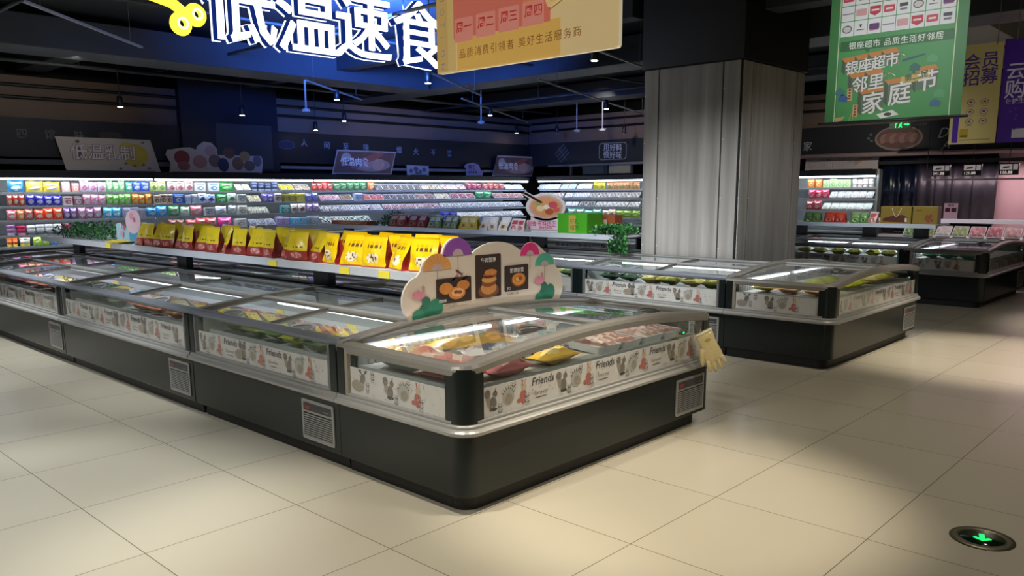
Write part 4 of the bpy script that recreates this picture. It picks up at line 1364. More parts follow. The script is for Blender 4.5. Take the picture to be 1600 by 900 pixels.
fr = sorted([o for o in COL.objects if o.get('at') is not None], key=lambda o: -o['at'])
for n_, o in enumerate(fr):
    o['label'] = '%s yellow pouch from the cloud sign, second line, behind the front pouches' % BIG[n_]
    del o['at']
o = link('food_pouch', pillow_mesh(.30, .20, .05, ('e8d028', 'f0e488', 'c8a818'), 1), None, (-3.95, ISL[0] + 1.95, .90))
o.rotation_euler = (.2, 0, .4)
o.location = (-4.0, SY0 + .02, 1.10)
o.rotation_euler = (0, 0, .3)
tag(o, 'flat yellow packet lying on the shelf beside the blue standee', 'packet')

# noodle packs and boxes on the second island's shelf
S2 = ISL[1] + .87
def shelf_row(x0, dx, n, style, wv, hv, lab, y=S2 + .11, z=1.10, group=None):
    for i in range(n):
        o = link('noodle_pouch', standup_mesh(wv, hv, .10, style, i % 3), None, (x0 + dx * i, y + rnd.uniform(-.01, .01), z))
        o.rotation_euler = (0, 0, rnd.uniform(-.15, .15))
        tag(o, '%s %s' % (ORD[i], lab), 'pouch', group)
shelf_row(-5.02, .225, 4, 'rednoodle', .215, .20, 'red noodle pouch on the second island shelf, starting beside the greenery', group='red noodle pouches')
shelf_row(-4.10, .165, 4, 'greennoodle', .16, .195, 'sage-green noodle pouch next to the red ones on the second island shelf', group='green noodle pouches')
shelf_row(-3.39, .20, 2, 'yellownoodle', .19, .19, 'pale yellow noodle pouch between green and white pouches', group='yellow noodle pouches')
shelf_row(-2.98, .19, 3, 'whitenoodle', .185, .185, 'white noodle pouch with a round bowl picture', group='white noodle pouches')
shelf_row(-2.40, .16, 2, 'redlabel', .155, .17, 'grey-white pouch with a red disc before the noodle bowl standee', group='red-disc pouches')
o = link('food_carton', carton_mesh(1.0, .07, .2, 'c8642c', 'e8a860', 0), None, (-6.15, S2 + .13, 1.10))
tag(o, 'flat orange carton on the second island shelf, past the red noodle pouches', 'carton')

def giftbox(x, y, z, w_, d_, h_, rz, c, c2, label, handles=False):
    t = thing('gift_box', label, 'box', (x, y, z), rz)
    q = MB().box(-w_ / 2, w_ / 2, -d_ / 2, d_ / 2, 0, h_, mat(c, .35, 0, .05), .004)
    q.build('box_body', t)
    return t
GB = giftbox(-1.36, S2 + .24, 1.10, .46, .36, .255, .06, '4aa424', '2f6a18', 'bright green gift box with a gold printed band, at the shelf end by the pillar')
q = MB()
q.plate(rect(-.055, .055, .02, .235), (-.0, -.1805, 0), X, Z, .001, mat('b8a050', .4))
q.text('好礼', (-.035, -.1812, .13), X, Z, .07, .0005, mat('3f6a24', .5)).text('相伴', (-.035, -.1812, .05), X, Z, .07, .0005, mat('3f6a24', .5))
q.box(-.058, .058, -.182, .1, .2552, .257, mat('a8c060', .4))
q.build('printed_band', GB)
GB2 = giftbox(-1.12, S2 + .58, 1.10, .26, .16, .23, -.05, 'a85a3c', '7a3a24', 'small brown-red box behind the green gift box')
q = MB(); q.plate(rect(-.09, .02, .05, .17), (0, -.1006, 0), X, Z, .0005, mat('d8c0a8', .5)); q.build('label_patch', GB2)
# noodle bowl standee
t = thing('bowl_standee', 'cut-out standee of a noodle bowl with chopsticks and a pink worded strip', 'standee', (-2.08, S2 + .19, 1.10))
q = MB()
WHT = mat('e6e2de', .5)
q.plate(ell(.16, .33, .35, .185, 30), (0, 0, 0), X, Z, .008, WHT)
q.plate([(-.26, .50), (-.20, .54), (.10, .42), (.04, .37)], (0, -.001, 0), X, Z, .008, WHT)
q.plate(rect(-.1, .4, 0, .2), (0, 0, 0), X, Z, .008, WHT)
q.build('cutout_board', t)
q = MB()
q.plate(ell(.17, .33, .30, .155, 26), (0, -.003, 0), X, Z, .001, mat('dcb0a4', .5))
q.plate(ell(.17, .33, .265, .13, 26), (0, -.005, 0), X, Z, .001, mat('e0a068', .5, 0, .25, 60))
for cx, cy, r, c in ((.30, .36, .07, 'd05060'), (.24, .27, .065, 'b85a3c'), (.08, .31, .06, 'ecd098'), (.19, .33, .05, 'f4e4cc'), (.04, .38, .05, '98b060'), (.36, .30, .05, 'd86458')):
    q.plate(ell(cx, cy, r * 1.15, r * .65, 14), (0, -.0065 - r * .01, 0), X, Z, .0005, mat(c, .5))
for a in (0, .03):
    q.plate([(-.24 + a, .515 - a * .2), (-.215 + a, .53 - a * .2), (.10 + a, .395), (.08 + a, .38)], (0, -.009, 0), X, Z, .001, mat('6a3a34', .5))
q.build('bowl_picture', t)
q = MB()
q.plate(rect(-.16, .46, 0.03, .15), (0, -.012, 0), X, Z, .006, mat('ecd8e0', .5))
q.text('阿香 有特选正', (-.145, -.0125, .08), X, Z, .08, .001, mat('c42c6c', .5), bold=.01)
q.text('精选米线更有味', (.06, -.0125, .042), X, Z, .034, .001, mat('c42c6c', .5), bold=.01)
q.build('worded_strip', t)

# third island's shelf
S3 = ISL[2] + .87
shelf_row(-.52, .15, 2, 'leafpack', .145, .17, 'green leafy pouch at the pillar end of the third island shelf', S3 + .12, group='leafy pouches')
shelf_row(-.17, .19, 2, 'crimsonpack', .18, .17, 'scarlet pouch on the third island shelf', S3 + .12, group='scarlet pouches')
shelf_row(.25, .15, 2, 'leafpack', .145, .17, 'green leafy pouch past the scarlet ones on the third island shelf', S3 + .12, group='leafy pouches past the scarlet')
shelf_row(.53, .15, 1, 'berrypack', .14, .18, 'pale pouch with red berries beside the gold box', S3 + .12)
for i, (bx, lab) in enumerate(((.86, 'gold gift box with a rope handle and dark food picture, beside the berry pouch'), (1.29, 'gold gift box at the open end of the third island shelf'))):
    t = giftbox(bx, S3 + .24, 1.10, .46 if i == 0 else .36, .18, .27, .0, '8f7836', '5a2c20', lab)
    q = MB()
    if i == 0:
        q.plate([(-.19, .03), (.17, .02), (.18, .10), (.1, .14), (-.05, .12), (-.19, .08)], (0, -.0905, 0), X, Z, .0006, mat('5a2a22', .5, 0, .3, 40))
        q.plate(rect(.14, .17, .03, .09), (0, -.0912, 0), X, Z, .0006, mat('d8d0c0', .5))
    else:
        for cx, cy in ((.02, .08), (.07, .1), (.05, .05), (.1, .06), (.08, .13), (.03, .12)):
            q.plate(ell(cx, cy, .026, .024, 10), (0, -.0905 - .0002 * cx * 10, 0), X, Z, .0006, mat('8a4c38', .5))
        q.plate(rect(-.13, -.05, .2, .22), (0, -.0905, 0), X, Z, .0005, mat('6a5424', .5))
    q.build('printed_picture', t)
    if i == 0:
        MB().tube([(-.06 + .14 * u, -.094, .24 - .13 * math.sin(PI * u)) for u in [j / 12 for j in range(13)]], .004, mat('d8d4c8', .6), 6).build('rope_handle', t)

# artificial greenery
LEAFS = [mat(c, .5, 0, .15) for c in ('2c6a34', '3f8a44', '1f4f2c', '5aa050')]
def greenery(boxes, n, label, seed, name='artificial_plant'):
    rnd = random.Random(seed)
    c0 = boxes[0]
    loc = Vector(((c0[0] + c0[1]) / 2, (c0[2] + c0[3]) / 2, c0[4]))
    t = thing(name, label, 'plant', loc)
    q = MB()
    st = MB()
    vol = [max(1e-6, (b[1] - b[0]) * (b[3] - b[2]) * (b[5] - b[4])) for b in boxes]
    for bi, b in enumerate(boxes):
        for _ in range(int(n * vol[bi] / sum(vol))):
            u, v, w_ = rnd.random(), rnd.random(), rnd.random()
            hz = b[4] + (b[5] - b[4]) * w_ * (1 - .5 * abs(2 * u - 1) ** 2)
            p = Vector((b[0] + (b[1] - b[0]) * u, b[2] + (b[3] - b[2]) * v, hz)) - loc
            a, e_ = rnd.uniform(0, 2 * PI), rnd.uniform(-.3, 1.1)
            d_ = Vector((math.cos(a) * math.cos(e_), math.sin(a) * math.cos(e_), math.sin(e_)))
            s_ = d_.cross(Z).normalized() if abs(d_.z) < .99 else X.copy()
            L_ = rnd.uniform(.03, .06)
            W_ = L_ * .32
            nn = s_.cross(d_)
            q.add([p, p + d_ * L_ * .5 + s_ * W_, p + d_ * L_ + nn * .004, p + d_ * L_ * .5 - s_ * W_], [(0, 1, 2, 3)], rnd.choice(LEAFS))
        for _ in range(5):
            x_, y_ = rnd.uniform(b[0], b[1]), rnd.uniform(b[2], b[3])
            st.tube([Vector((x_, y_, b[4])) - loc, Vector((x_ + rnd.uniform(-.05, .05), y_ + rnd.uniform(-.05, .05), b[4] + (b[5] - b[4]) * .7)) - loc], .004, LEAFS[2], 5)
    q.build('foliage', t)
    st.build('stem', t)
    return t
greenery([(-6.2, -4.5, SY0 + .02, SY0 + .42, 1.10, 1.29)], 1100, 'dark artificial greenery at the far end of the yellow-bag shelf', 1)
greenery([(-5.62, -5.17, S2 + .30, S2 + .55, 1.10, 1.32), (-5.50, -5.16, S2 + .02, S2 + .3, 1.10, 1.20)], 600, 'artificial greenery beside the red noodle pouches', 2)
greenery([(-1.02, -.50, S2 + .0, S2 + .36, 1.10, 1.22), (-.66, -.40, S2 - .10, S2 - .02, .88, 1.18)], 1500, 'artificial greenery draping over the shelf end by the pillar', 3)

# blue standee at the end of the first shelf (a plain panel with a pink disc)
t = thing('blue_standee', 'light blue cut-out standee with a pink oval, at the end of the yellow pouches', 'standee', (-4.02, SY0 + .14, 1.10))
q = MB()
q.plate([(-.34, 0), (.33, 0), (.34, .14), (.33, .25), (.05, .22), (-.05, .17), (-.25, .22), (-.34, .20)], (0, 0, 0), X, Z, .01, mat('a8cce0', .5))
q.plate(ell(.15, .24, .20, .13, 24, rot=.1), (0, -.004, 0), X, Z, .01, mat('e4c8d8', .5))
q.plate(rect(.02, .27, .01, .12), (0, -.003, 0), X, Z, .006, mat('4fa4d4', .5))
for cx, cy, r, c in ((-.17, .10, .05, 'd8a0b0'), (-.10, .17, .03, 'c06070'), (-.19, .19, .03, 'e8d8e4'), (.12, .30, .05, 'd89cb4'), (.19, .26, .035, 'c87890')):
    q.plate(ell(cx, cy, r, r * .8, 14), (0, -.006 - r * .01, 0), X, Z, .001, mat(c, .5))
q.build('cutout_board', t)
MB().box(-.2, .2, -.03, .06, 0, .008, mat('a8cce0', .5)).build('foot_plate', t)

# ------------------------------------------------------------------ cloud-shaped sign on the first island
t = thing('cloud_sign', 'beige cloud-shaped sign with fans, lotus leaves and three pictures of filled pastry, between two freezers', 'sign', (1.395, 1.72, .80))
def cp(y, z): return (y - 1.72, z - .80)
def arc(cy, cz, r, a0, a1, n=10, rz=None):
    return [cp(cy + r * math.cos(math.radians(a0 + (a1 - a0) * i / n)), cz + (rz or r) * math.sin(math.radians(a0 + (a1 - a0) * i / n))) for i in range(n + 1)]
BEI = mat('d2c4b4', .5, 0, .03)
EDGE = mat('e8e4dc', .5)
outline = [cp(1.86, .80), cp(1.80, .83)] + arc(1.88, .97, .15, 215, 100, 10, .155) + arc(2.02, 1.15, .135, 175, 105, 8, .10) + arc(2.19, 1.235, .125, 172, 40, 8, .115) \
    + arc(2.56, 1.12, .30, 140, 50, 10, .185) + arc(2.92, 1.20, .10, 165, 45, 8, .085) + arc(3.06, 1.12, .12, 75, -5, 8, .075) + arc(3.12, .955, .15, 60, -70, 10, .15) + [cp(3.05, .82)]
MB().plate(outline, (0, 0, 0), Y, Z, .016, BEI, EDGE).build('board', t)
def fan(cy, cz, r, c, c2, rz=1.0, ribs=10):
    q = MB()
    O = Vector((.003, 0, 0))
    q.plate([cp(cy - r, cz)] + arc(cy, cz, r, 180, 0, 18, r * rz), O, Y, Z, .002, mat(c, .5))
    q.plate([cp(cy - r * .38, cz)] + arc(cy, cz, r * .38, 180, 0, 10, r * .38 * rz), O + X * .001, Y, Z, .001, mat('b8a4a0', .5))
    for i in range(1, ribs):
        a = PI * i / ribs
        d_ = (math.cos(a), math.sin(a) * rz)
        p0, p1 = (cy + d_[0] * r * .3, cz + d_[1] * r * .3), (cy + d_[0] * r * .97, cz + d_[1] * r * .97)
        q.plate([cp(p0[0] - .001, p0[1]), cp(p0[0] + .001, p0[1]), cp(p1[0] + .002, p1[1]), cp(p1[0] - .002, p1[1])], O + X * .0018, Y, Z, 0, mat(c2, .5))
    q.plate(rect(cy - .002 - 1.72, cy + .002 - 1.72, cz - .10 - .80, cz - .80), O, Y, Z, .001, mat('a88a78', .5))
    q.build('fan_print', t)
fan(2.02, 1.155, .12, 'd89a58', 'b87838', .85)
fan(2.20, 1.235, .125, '8a4aa0', '7a3c90', .9, 2)
fan(2.90, 1.195, .10, 'd8347c', 'c02868', .88, 2)
fan(3.06, 1.115, .105, '4fa890', '3f9880', .8, 2)
for (cy, cz, flip) in ((1.93, .90, 1), (3.06, .90, -1)):
    q = MB()
    O = Vector((.004, 0, 0))
    LOT = mat('1f6a50', .5, 0, .2, 30)
    kx = .85 if flip < 0 else 1.0
    for dy, dz, r, c in ((0, -.01, .075, LOT), (.07, .015, .062, mat('26755a', .5, 0, .2, 30)), (-.075, -.03, .052, mat('2a7a60', .5, 0, .2, 30)), (.03, -.055, .062, LOT), (-.01, .06, .036, mat('2f6a58', .5))):
        q.plate([cp(*p) for p in ell(cy + dy * kx, cz + dz, r * kx, r * .92, 14)], O, Y, Z, .001, c)
        O = O + X * .0003
    for i in range(5):
        a = PI * (.15 + .18 * i)
        q.plate([cp(*p) for p in ell(cy - .07 * kx + .034 * math.cos(a), cz + .085 + .026 * math.sin(a), .032, .012, 10, rot=a)], O + X * .0004 * i, Y, Z, .0006, mat('d8889c', .5))
    q.plate([cp(*p) for p in ell(cy - .03, cz + .15, .012, .012, 10)], O, Y, Z, .0006, mat('b88878', .5))
    q.build('lotus_print', t)
def pic(y0, y1, z0, z1, pastries, title=None, foot=None):
    q = MB()
    O = Vector((.004, 0, 0))
    q.plate([(a - 1.72, b - .80) for a, b in rrect(y0, y1, z0, z1, .01, 3)], O, Y, Z, .001, mat('3a2a26', .45, 0, .15, 12))
    lay = .0012
    for cy, cz, ry, rz, c in pastries:
        q.plate([cp(*p) for p in ell(y0 + (y1 - y0) * cy, z0 + (z1 - z0) * cz, ry, rz, 18)], O + X * lay, Y, Z, 0, mat(c, .5, 0, .22, 50))
        lay += .0003
    if title:
        q.text(title, (.006, (y0 + y1) / 2 - 1.72, z1 - .05 - .8), Y, Z, .030 if len(title) > 5 else .036, .0005, EDGE, 'CENTER')
    if foot:
        q.text(foot, (.006, y0 + .02 - 1.72, z0 + .012 - .8), Y, Z, .022, .0005, EDGE)
    q.build('picture_print', t)
pic(2.005, 2.315, .930, 1.095, [(.5, .48, .14, .065, '2c2422'), (.27, .60, .058, .038, 'c8803c'), (.76, .66, .056, .034, 'c07838'), (.58, .38, .075, .042, 'c87c34'), (.60, .40, .055, .028, 'd8a878'), (.55, .42, .02, .012, '8a3c1c'), (.66, .40, .02, .012, '9a4420')], None, '肉馅饼')
pic(2.355, 2.600, .935, 1.225, [(.5, .16, .10, .05, '7a4a2c'), (.5, .22, .075, .045, 'c88848'), (.5, .34, .068, .028, '8a4a24'), (.52, .42, .072, .024, 'd09858'), (.55, .52, .065, .022, 'a85028'), (.58, .58, .06, .022, 'c88040'), (.5, .48, .05, .010, '6a2c14')], '牛肉馅饼')
pic(2.635, 2.880, .955, 1.135, [(.58, .42, .075, .05, '8a5428'), (.58, .44, .066, .042, 'd08c3c'), (.58, .46, .05, .026, 'c87840'), (.55, .44, .02, .012, 'e0b060'), (.64, .47, .02, .012, '9a4420')], '馅饼家常', '手工')
for (cy, cz, rot, c) in ((2.20, 1.13, -.5, '6a3038'), (2.16, 1.085, .6, 'c05060'), (2.24, 1.075, .5, 'b84858'), (2.86, .845, -.6, '5a4838')):
    q = MB()
    q.plate([cp(*p) for p in ell(cy, cz, .028, .007, 10, rot=rot)], (.004, 0, 0), Y, Z, .001, mat(c, .5))
    q.plate([cp(cy + .026 * math.cos(rot), cz + .026 * math.sin(rot)), cp(cy + .044 * math.cos(rot + .25), cz + .044 * math.sin(rot + .25)), cp(cy + .044 * math.cos(rot - .25), cz + .044 * math.sin(rot - .25))], (.004, 0, 0), Y, Z, .001, mat(c, .5))
    q.build('fish_print', t)
q = MB()
q.plate(rect(2.02 - 1.72, 2.28 - 1.72, .905 - .8, .907 - .8), (.004, 0, 0), Y, Z, .0005, mat('a89a8c', .5))
q.text('皮薄馅大 现烤现卖 香酥可口', (.004, 2.02 - 1.72, .912 - .8), Y, Z, .014, .0004, mat('8a7868', .5))
q.build('caption_lettering', t)
q = MB()
q.text('外酥里嫩 手工现做', (.004, 2.66 - 1.72, .93 - .8), Y, Z, .014, .0004, mat('8a7868', .5))
q.build('caption_lettering', t)

# ------------------------------------------------------------------ yellow work glove on a hook
GLV = mat('d2c08a', .75, 0, .12, 60, 0, .35)
t = thing('rubber_glove', 'pale yellow work glove hanging from a hook on the end glass of the nearby freezer', 'glove', (2.512, 3.44, .46), -.72)
def loft(q, secs, mt, n=14):
    """secs: (centre, half-width vector, half-depth vector)"""
    vs, fs = [], []
    for c, a, b in secs:
        for k2 in range(n):
            an = 2 * PI * k2 / n
            vs.append(Vector(c) + Vector(a) * math.cos(an) + Vector(b) * math.sin(an))
    for i in range(len(secs) - 1):
        for k2 in range(n):
            k3 = (k2 + 1) % n
            fs.append((i * n + k2, (i + 1) * n + k2, (i + 1) * n + k3, i * n + k3))
    fs.append(tuple(range(n)))
    fs.append(tuple((len(secs) - 1) * n + k2 for k2 in range(n))[::-1])
    q.add(vs, fs, mt, True)
q = MB()
# cuff opening top, palm, fingers pointing down and outwards along +y
ax = Vector((0, .42, -.908))                  # hand direction
sd = Vector((0, .908, .42))                   # across the palm
dp = Vector((1, 0, 0))
O = Vector((.01, -.02, .235))
secs = [(O + ax * s, sd * wv, dp * d_) for s, wv, d_ in ((0, .062, .018), (.03, .060, .020), (.08, .056, .022), (.12, .060, .024), (.165, .066, .025), (.20, .064, .022), (.225, .050, .015))]
loft(q, secs, GLV)
for off, l_, r_, sp in ((-.046, .085, .0155, -.22), (-.016, .10, .016, -.06), (.015, .098, .0155, .08), (.046, .078, .014, .24)):
    base = O + ax * .19 + sd * off
    dr = (ax + sd * sp).normalized()
    pts = [base, base + dr * l_ * .45 + dp * .004, base + dr * l_ * .8 + dp * .002, base + dr * l_ - dp * .004]
    q.tube(pts, [r_ * 1.15, r_ * 1.05, r_ * .95, r_ * .55], GLV, 10)
base = O + ax * .10 - sd * .045
dr = (ax * .85 - sd * .45).normalized()
q.tube([base, base + dr * .05, base + dr * .085 + ax * .01, base + dr * .105 + ax * .02], [.021, .019, .016, .009], GLV, 10)
q.build('glove_body', t)
q = MB()
loft(q, [(O + ax * s, sd * wv, dp * d_) for s, wv, d_ in ((-.006, .064, .020), (.006, .064, .021))], mat('e6dcb4', .6))
q.build('cuff_hem', t)
q = MB()
q.plate(ell(0, 0, .022, .011, 16), O + ax * .055 + dp * .0225, sd, -ax, .001, mat('b89a4c', .5))
q.build('stamp_mark', t)
t = thing('wall_hook', 'grey hook at the end of the glove-end freezer, holding the glove', 'hook', (2.44, 3.44, .70))
MB().box(-.012, .003, -.012, .012, -.02, .04, GREYPL, .002).tube([(0, 0, .0), (.025, 0, -.005), (.034, 0, .01)], .004, ALU, 8).tube([(.03, 0, .004), (.032, -.004, -.01)], .003, ALU, 8).build('hook_body', t)

# ------------------------------------------------------------------ floor exit light
t = thing('floor_exit_light', 'round exit light with a green arrow, set in the tiled floor', 'floor light', (4.40, 2.775, 0))
MB().lathe([(.140, .0005), (.138, .004), (.098, .006), (.096, .003)], mat('5c5a44', .35, .6, .05), n=40).build('rim_ring', t)
MB().lathe([(.097, .0005), (.097, .0045)], mat('0c2014', .15), n=36).build('lens_disc', t)
q = MB()
GR = emit_mat('22e070', 1.6)
AD = Vector((.28, -.96, 0)).normalized()      # the way the arrow points
AS = Z.cross(AD)
q.plate([(.042, 0), (.012, .040), (-.006, .030), (.008, .012), (-.046, .012), (-.046, -.012), (.008, -.012), (-.006, -.030), (.012, -.040)], (0, 0, .0062), AD, AS, .001, GR)
q.build('arrow', t)

# ------------------------------------------------------------------ glowing channel-letter sign
def hang(q, x, y, z0, z1=4.0, r=.006):
    q.tube([(x, y, z0), (x, y, z1)], r, mat('55585c', .5), 6)
SGX = -2.5
LETW = emit_mat('f4f8ff', 2.2)
SIDE = emit_mat('1c3c9c', .5)
for ch, y, z, dz in (('低', 2.57, 3.13, 0), ('温', 3.33, 3.10, 0), ('速', 4.06, 3.13, 0), ('食', 4.87, 3.13, 0)):
    lab = {'低': 'glowing white channel letter at the yellow emblem end of the hanging sign', '温': 'glowing white channel letter, second from the yellow emblem', '速': 'glowing white channel letter, third from the yellow emblem', '食': 'glowing white channel letter beside the orange hanging board'}[ch]
    t = thing('channel_letter', lab, 'letter', (SGX, y, z), 0, 'glowing letters of the hanging sign')
    q = MB()
    q.text(ch, (0, 0, .06), Y, Z, .80, .03, LETW, bold=.004)
    q.build('letter_face', t)
    q = MB()
    q.text(ch, (-.06, -.0, .06), Y, Z, .80, .08, SIDE, bold=.008)
    q.build('letter_return', t)
    q = MB()
    q.text(ch, (-.115, 0.0, .06), Y, Z, .80, .02, LETW, bold=.016)
    q.build('back_rim', t)
    for yy in (.2, .6):
        MB().tube([(-.05, yy, .62), (-.05, yy, 4.0 - z)], .008, mat('55585c', .5), 6).build('hanger_rod', t)
YEL_G = emit_mat('f4e43a', 2.4)
YEL_O = emit_mat('ffff7a', 5.0)
t = thing('neon_emblem', 'yellow glowing looped emblem at the end of the hanging sign', 'sign', (SGX, 2.2, 3.15))
q = MB()
q.tube([(0, -.75, .72), (0, -.45, .48), (0, -.15, .30), (0, .05, .24), (0, .18, .16)], [.07, .08, .07, .05, .045], YEL_G, 10)
for cy, cz in ((.13, .06), (.28, .16)):
    q.tube([(0, cy + .07 * math.cos(a), cz + .07 * math.sin(a)) for a in [2 * PI * j / 20 for j in range(21)]], .038, YEL_G, 8)
q.build('emblem_body', t)
q = MB()
q.tube([(.06, -.75, .78), (.06, -.45, .55), (.06, -.15, .37), (.06, .10, .27)], .012, YEL_O, 6)
for cy, cz in ((.13, .06), (.28, .16)):
    q.tube([(.05, cy + .045 * math.cos(a), cz + .045 * math.sin(a)) for a in [2 * PI * j / 16 for j in range(17)]], .011, YEL_O, 6)
q.build('neon_outline', t)
for yy in (-.5, .0):
    MB().tube([(-.05, yy, .4), (-.05, yy, .85)], .008, mat('55585c', .5), 6).build('hanger_rod', t)
# added blue area lights, giving the sign's glow to the dark ceiling behind it
for y, e in ((3.4, 200), (4.3, 300), (5.1, 300)):
    d = bpy.data.lights.new('blue_glow_fill', 'AREA')
    d.energy = e
    d.color = (.06, .20, 1.0)
    d.shape = 'RECTANGLE'
    d.size = .9; d.size_y = .5; d.spread = math.radians(85)
    o = bpy.data.objects.new('blue_glow_fill', d)
    COL.objects.link(o)
    o.location = (SGX - .15, y, 3.5)
    o.rotation_euler = (Vector((-6.0, y + 3.4, 5.6)) - o.location).to_track_quat('-Z', 'Z').to_euler()

# ------------------------------------------------------------------ orange hanging board
BX0, BX1, BY, BZ0, BZ1 = .905, 2.43, 2.5, 2.435, 3.30
t = thing('hanging_board', 'orange and yellow hanging board with a weekly schedule, above the first island', 'sign', (BX0, BY, BZ0))
W_, H_ = BX1 - BX0, BZ1 - BZ0
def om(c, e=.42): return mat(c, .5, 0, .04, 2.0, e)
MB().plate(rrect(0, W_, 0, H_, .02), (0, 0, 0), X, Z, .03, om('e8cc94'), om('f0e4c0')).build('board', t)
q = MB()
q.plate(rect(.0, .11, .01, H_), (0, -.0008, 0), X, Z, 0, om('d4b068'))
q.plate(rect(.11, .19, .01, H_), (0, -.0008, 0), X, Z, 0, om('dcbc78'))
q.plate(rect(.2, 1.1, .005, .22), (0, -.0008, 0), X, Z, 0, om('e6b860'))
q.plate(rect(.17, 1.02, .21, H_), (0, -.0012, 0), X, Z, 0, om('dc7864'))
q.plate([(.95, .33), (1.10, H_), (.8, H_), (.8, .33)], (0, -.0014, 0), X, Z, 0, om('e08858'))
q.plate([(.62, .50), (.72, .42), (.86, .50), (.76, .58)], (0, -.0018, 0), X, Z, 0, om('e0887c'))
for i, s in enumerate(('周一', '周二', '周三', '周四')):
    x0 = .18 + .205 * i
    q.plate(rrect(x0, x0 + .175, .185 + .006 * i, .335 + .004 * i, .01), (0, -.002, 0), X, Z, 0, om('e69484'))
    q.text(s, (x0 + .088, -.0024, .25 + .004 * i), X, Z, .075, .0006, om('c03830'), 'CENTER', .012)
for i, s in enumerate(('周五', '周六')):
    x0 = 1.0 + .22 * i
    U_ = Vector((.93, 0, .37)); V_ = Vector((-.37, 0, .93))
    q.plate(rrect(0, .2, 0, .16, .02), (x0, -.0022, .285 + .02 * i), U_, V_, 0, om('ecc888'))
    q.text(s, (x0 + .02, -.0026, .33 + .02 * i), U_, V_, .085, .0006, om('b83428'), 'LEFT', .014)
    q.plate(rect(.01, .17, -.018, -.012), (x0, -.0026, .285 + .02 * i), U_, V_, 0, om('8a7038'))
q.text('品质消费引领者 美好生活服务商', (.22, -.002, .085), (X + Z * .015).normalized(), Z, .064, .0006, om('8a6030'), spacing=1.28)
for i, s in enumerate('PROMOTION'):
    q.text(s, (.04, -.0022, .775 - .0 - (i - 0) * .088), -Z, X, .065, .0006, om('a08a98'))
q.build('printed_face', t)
for xx in (.1, W_ - .1):
    MB().tube([(xx, .015, H_ - .02), (xx, .015, 4.0 - BZ0)], .004, mat('55585c', .5), 6).build('hanger_wire', t)

# ------------------------------------------------------------------ green banner
GX0, GX1, GY, GZ0, GZ1 = 1.965, 3.145, 6.5, 2.255, 3.75
t = thing('hanging_banner', 'green hanging banner with white three-dimensional lettering and a logo grid', 'banner', (GX0, GY, GZ0))
W_, H_ = GX1 - GX0, GZ1 - GZ0
def gm(c, e=.05): return mat(c, .5, 0, .05, 3.0, e)
MB().plate(rect(0, W_, 0, H_), (0, 0, 0), X, Z, .008, gm('3d7d42')).build('banner_sheet', t)
MB().tube([(-.06, -.002, 0), (W_ + .06, -.002, 0)], .014, mat('23282a', .4, .3), 8).build('bottom_rod', t)
q = MB()
q.plate(rect(.1, W_ - .09, .02, .98), (0, -.0008, 0), X, Z, 0, gm('4a9452'))
for xx in (.085, W_ - .095):
    q.plate(rect(xx, xx + .008, .01, H_), (0, -.001, 0), X, Z, 0, gm('c8dcb0'))
# logo grid
LG = ['e2e2e0'] * 8
for r in range(4):
    for c in range(8):
        x0 = .10 + .122 * c; z0 = .775 + .135 * r
        q.plate(rect(x0 + .003, x0 + .119, z0 + .003, z0 + .131), (0, -.0014, 0), X, Z, 0, gm('dcdcda'))
        kx, kz = x0 + .06, z0 + .066
        kind_ = (c + 3 * r) % 8
        if kind_ == 0: q.plate(ell(kx, kz, .045, .035, 14), (0, -.0018, 0), X, Z, 0, gm('55504c')); q.plate(ell(kx, kz, .036, .026, 14), (0, -.002, 0), X, Z, 0, gm('c8c4bc'))
        if kind_ == 1: q.plate([(kx - .014, kz + .03), (kx + .014, kz + .03), (kx, kz)], (0, -.0018, 0), X, Z, 0, gm('2c3430')); q.plate(rect(kx - .035, kx + .035, kz - .02, kz - .012), (0, -.0018, 0), X, Z, 0, gm('55605a'))
        if kind_ == 2: q.plate(rrect(kx - .045, kx + .045, kz - .028, kz + .025, .01), (0, -.0018, 0), X, Z, 0, gm('5c3464')); q.plate(rect(kx - .04, kx + .04, kz - .036, kz - .028), (0, -.002, 0), X, Z, 0, gm('c85088'))
        if kind_ == 3: q.plate(rect(kx - .05, kx + .05, kz - .006, kz + .006), (0, -.0018, 0), X, Z, 0, gm('8a8a8c'))
        if kind_ == 4: q.plate(rrect(kx - .048, kx + .048, kz - .03, kz + .03, .008), (0, -.0018, 0), X, Z, 0, gm('cc9a98'))
        if kind_ == 5: q.plate([(kx - .048, kz + .04), (kx + .048, kz + .04), (kx + .048, kz - .02), (kx, kz - .045), (kx - .048, kz - .02)], (0, -.0018, 0), X, Z, 0, gm('b8283c')); q.plate(rect(kx - .034, kx + .034, kz - .003, kz + .012), (0, -.002, 0), X, Z, 0, gm('e8d0d0'))
        if kind_ == 6: q.plate(rrect(kx - .048, kx + .048, kz - .03, kz + .03, .012), (0, -.0018, 0), X, Z, 0, gm('c0404c')); q.plate(rect(kx - .03, kx + .03, kz - .008, kz + .008), (0, -.002, 0), X, Z, 0, gm('e8d8d4'))
        if kind_ == 7: q.plate(rect(kx - .035, kx + .035, kz + .0, kz + .03), (0, -.0018, 0), X, Z, 0, gm('3a3a3c')); q.plate(rect(kx - .03, kx + .03, kz - .03, kz - .012), (0, -.0018, 0), X, Z, 0, gm('6a6a6c'))
q.plate(rrect(.11, W_ - .10, .645, .735, .012), (0, -.0014, 0), X, Z, 0, gm('2f6636'))
q.plate([(.33, .645), (.38, .645), (.36, .615)], (0, -.0014, 0), X, Z, 0, gm('2f6636'))
q.text('银座超市 品质生活好邻居', (W_ / 2, -.0018, .665), X, Z, .068, .001, gm('dfe8da'), 'CENTER', .008, 1.12)
q.build('printed_face', t)
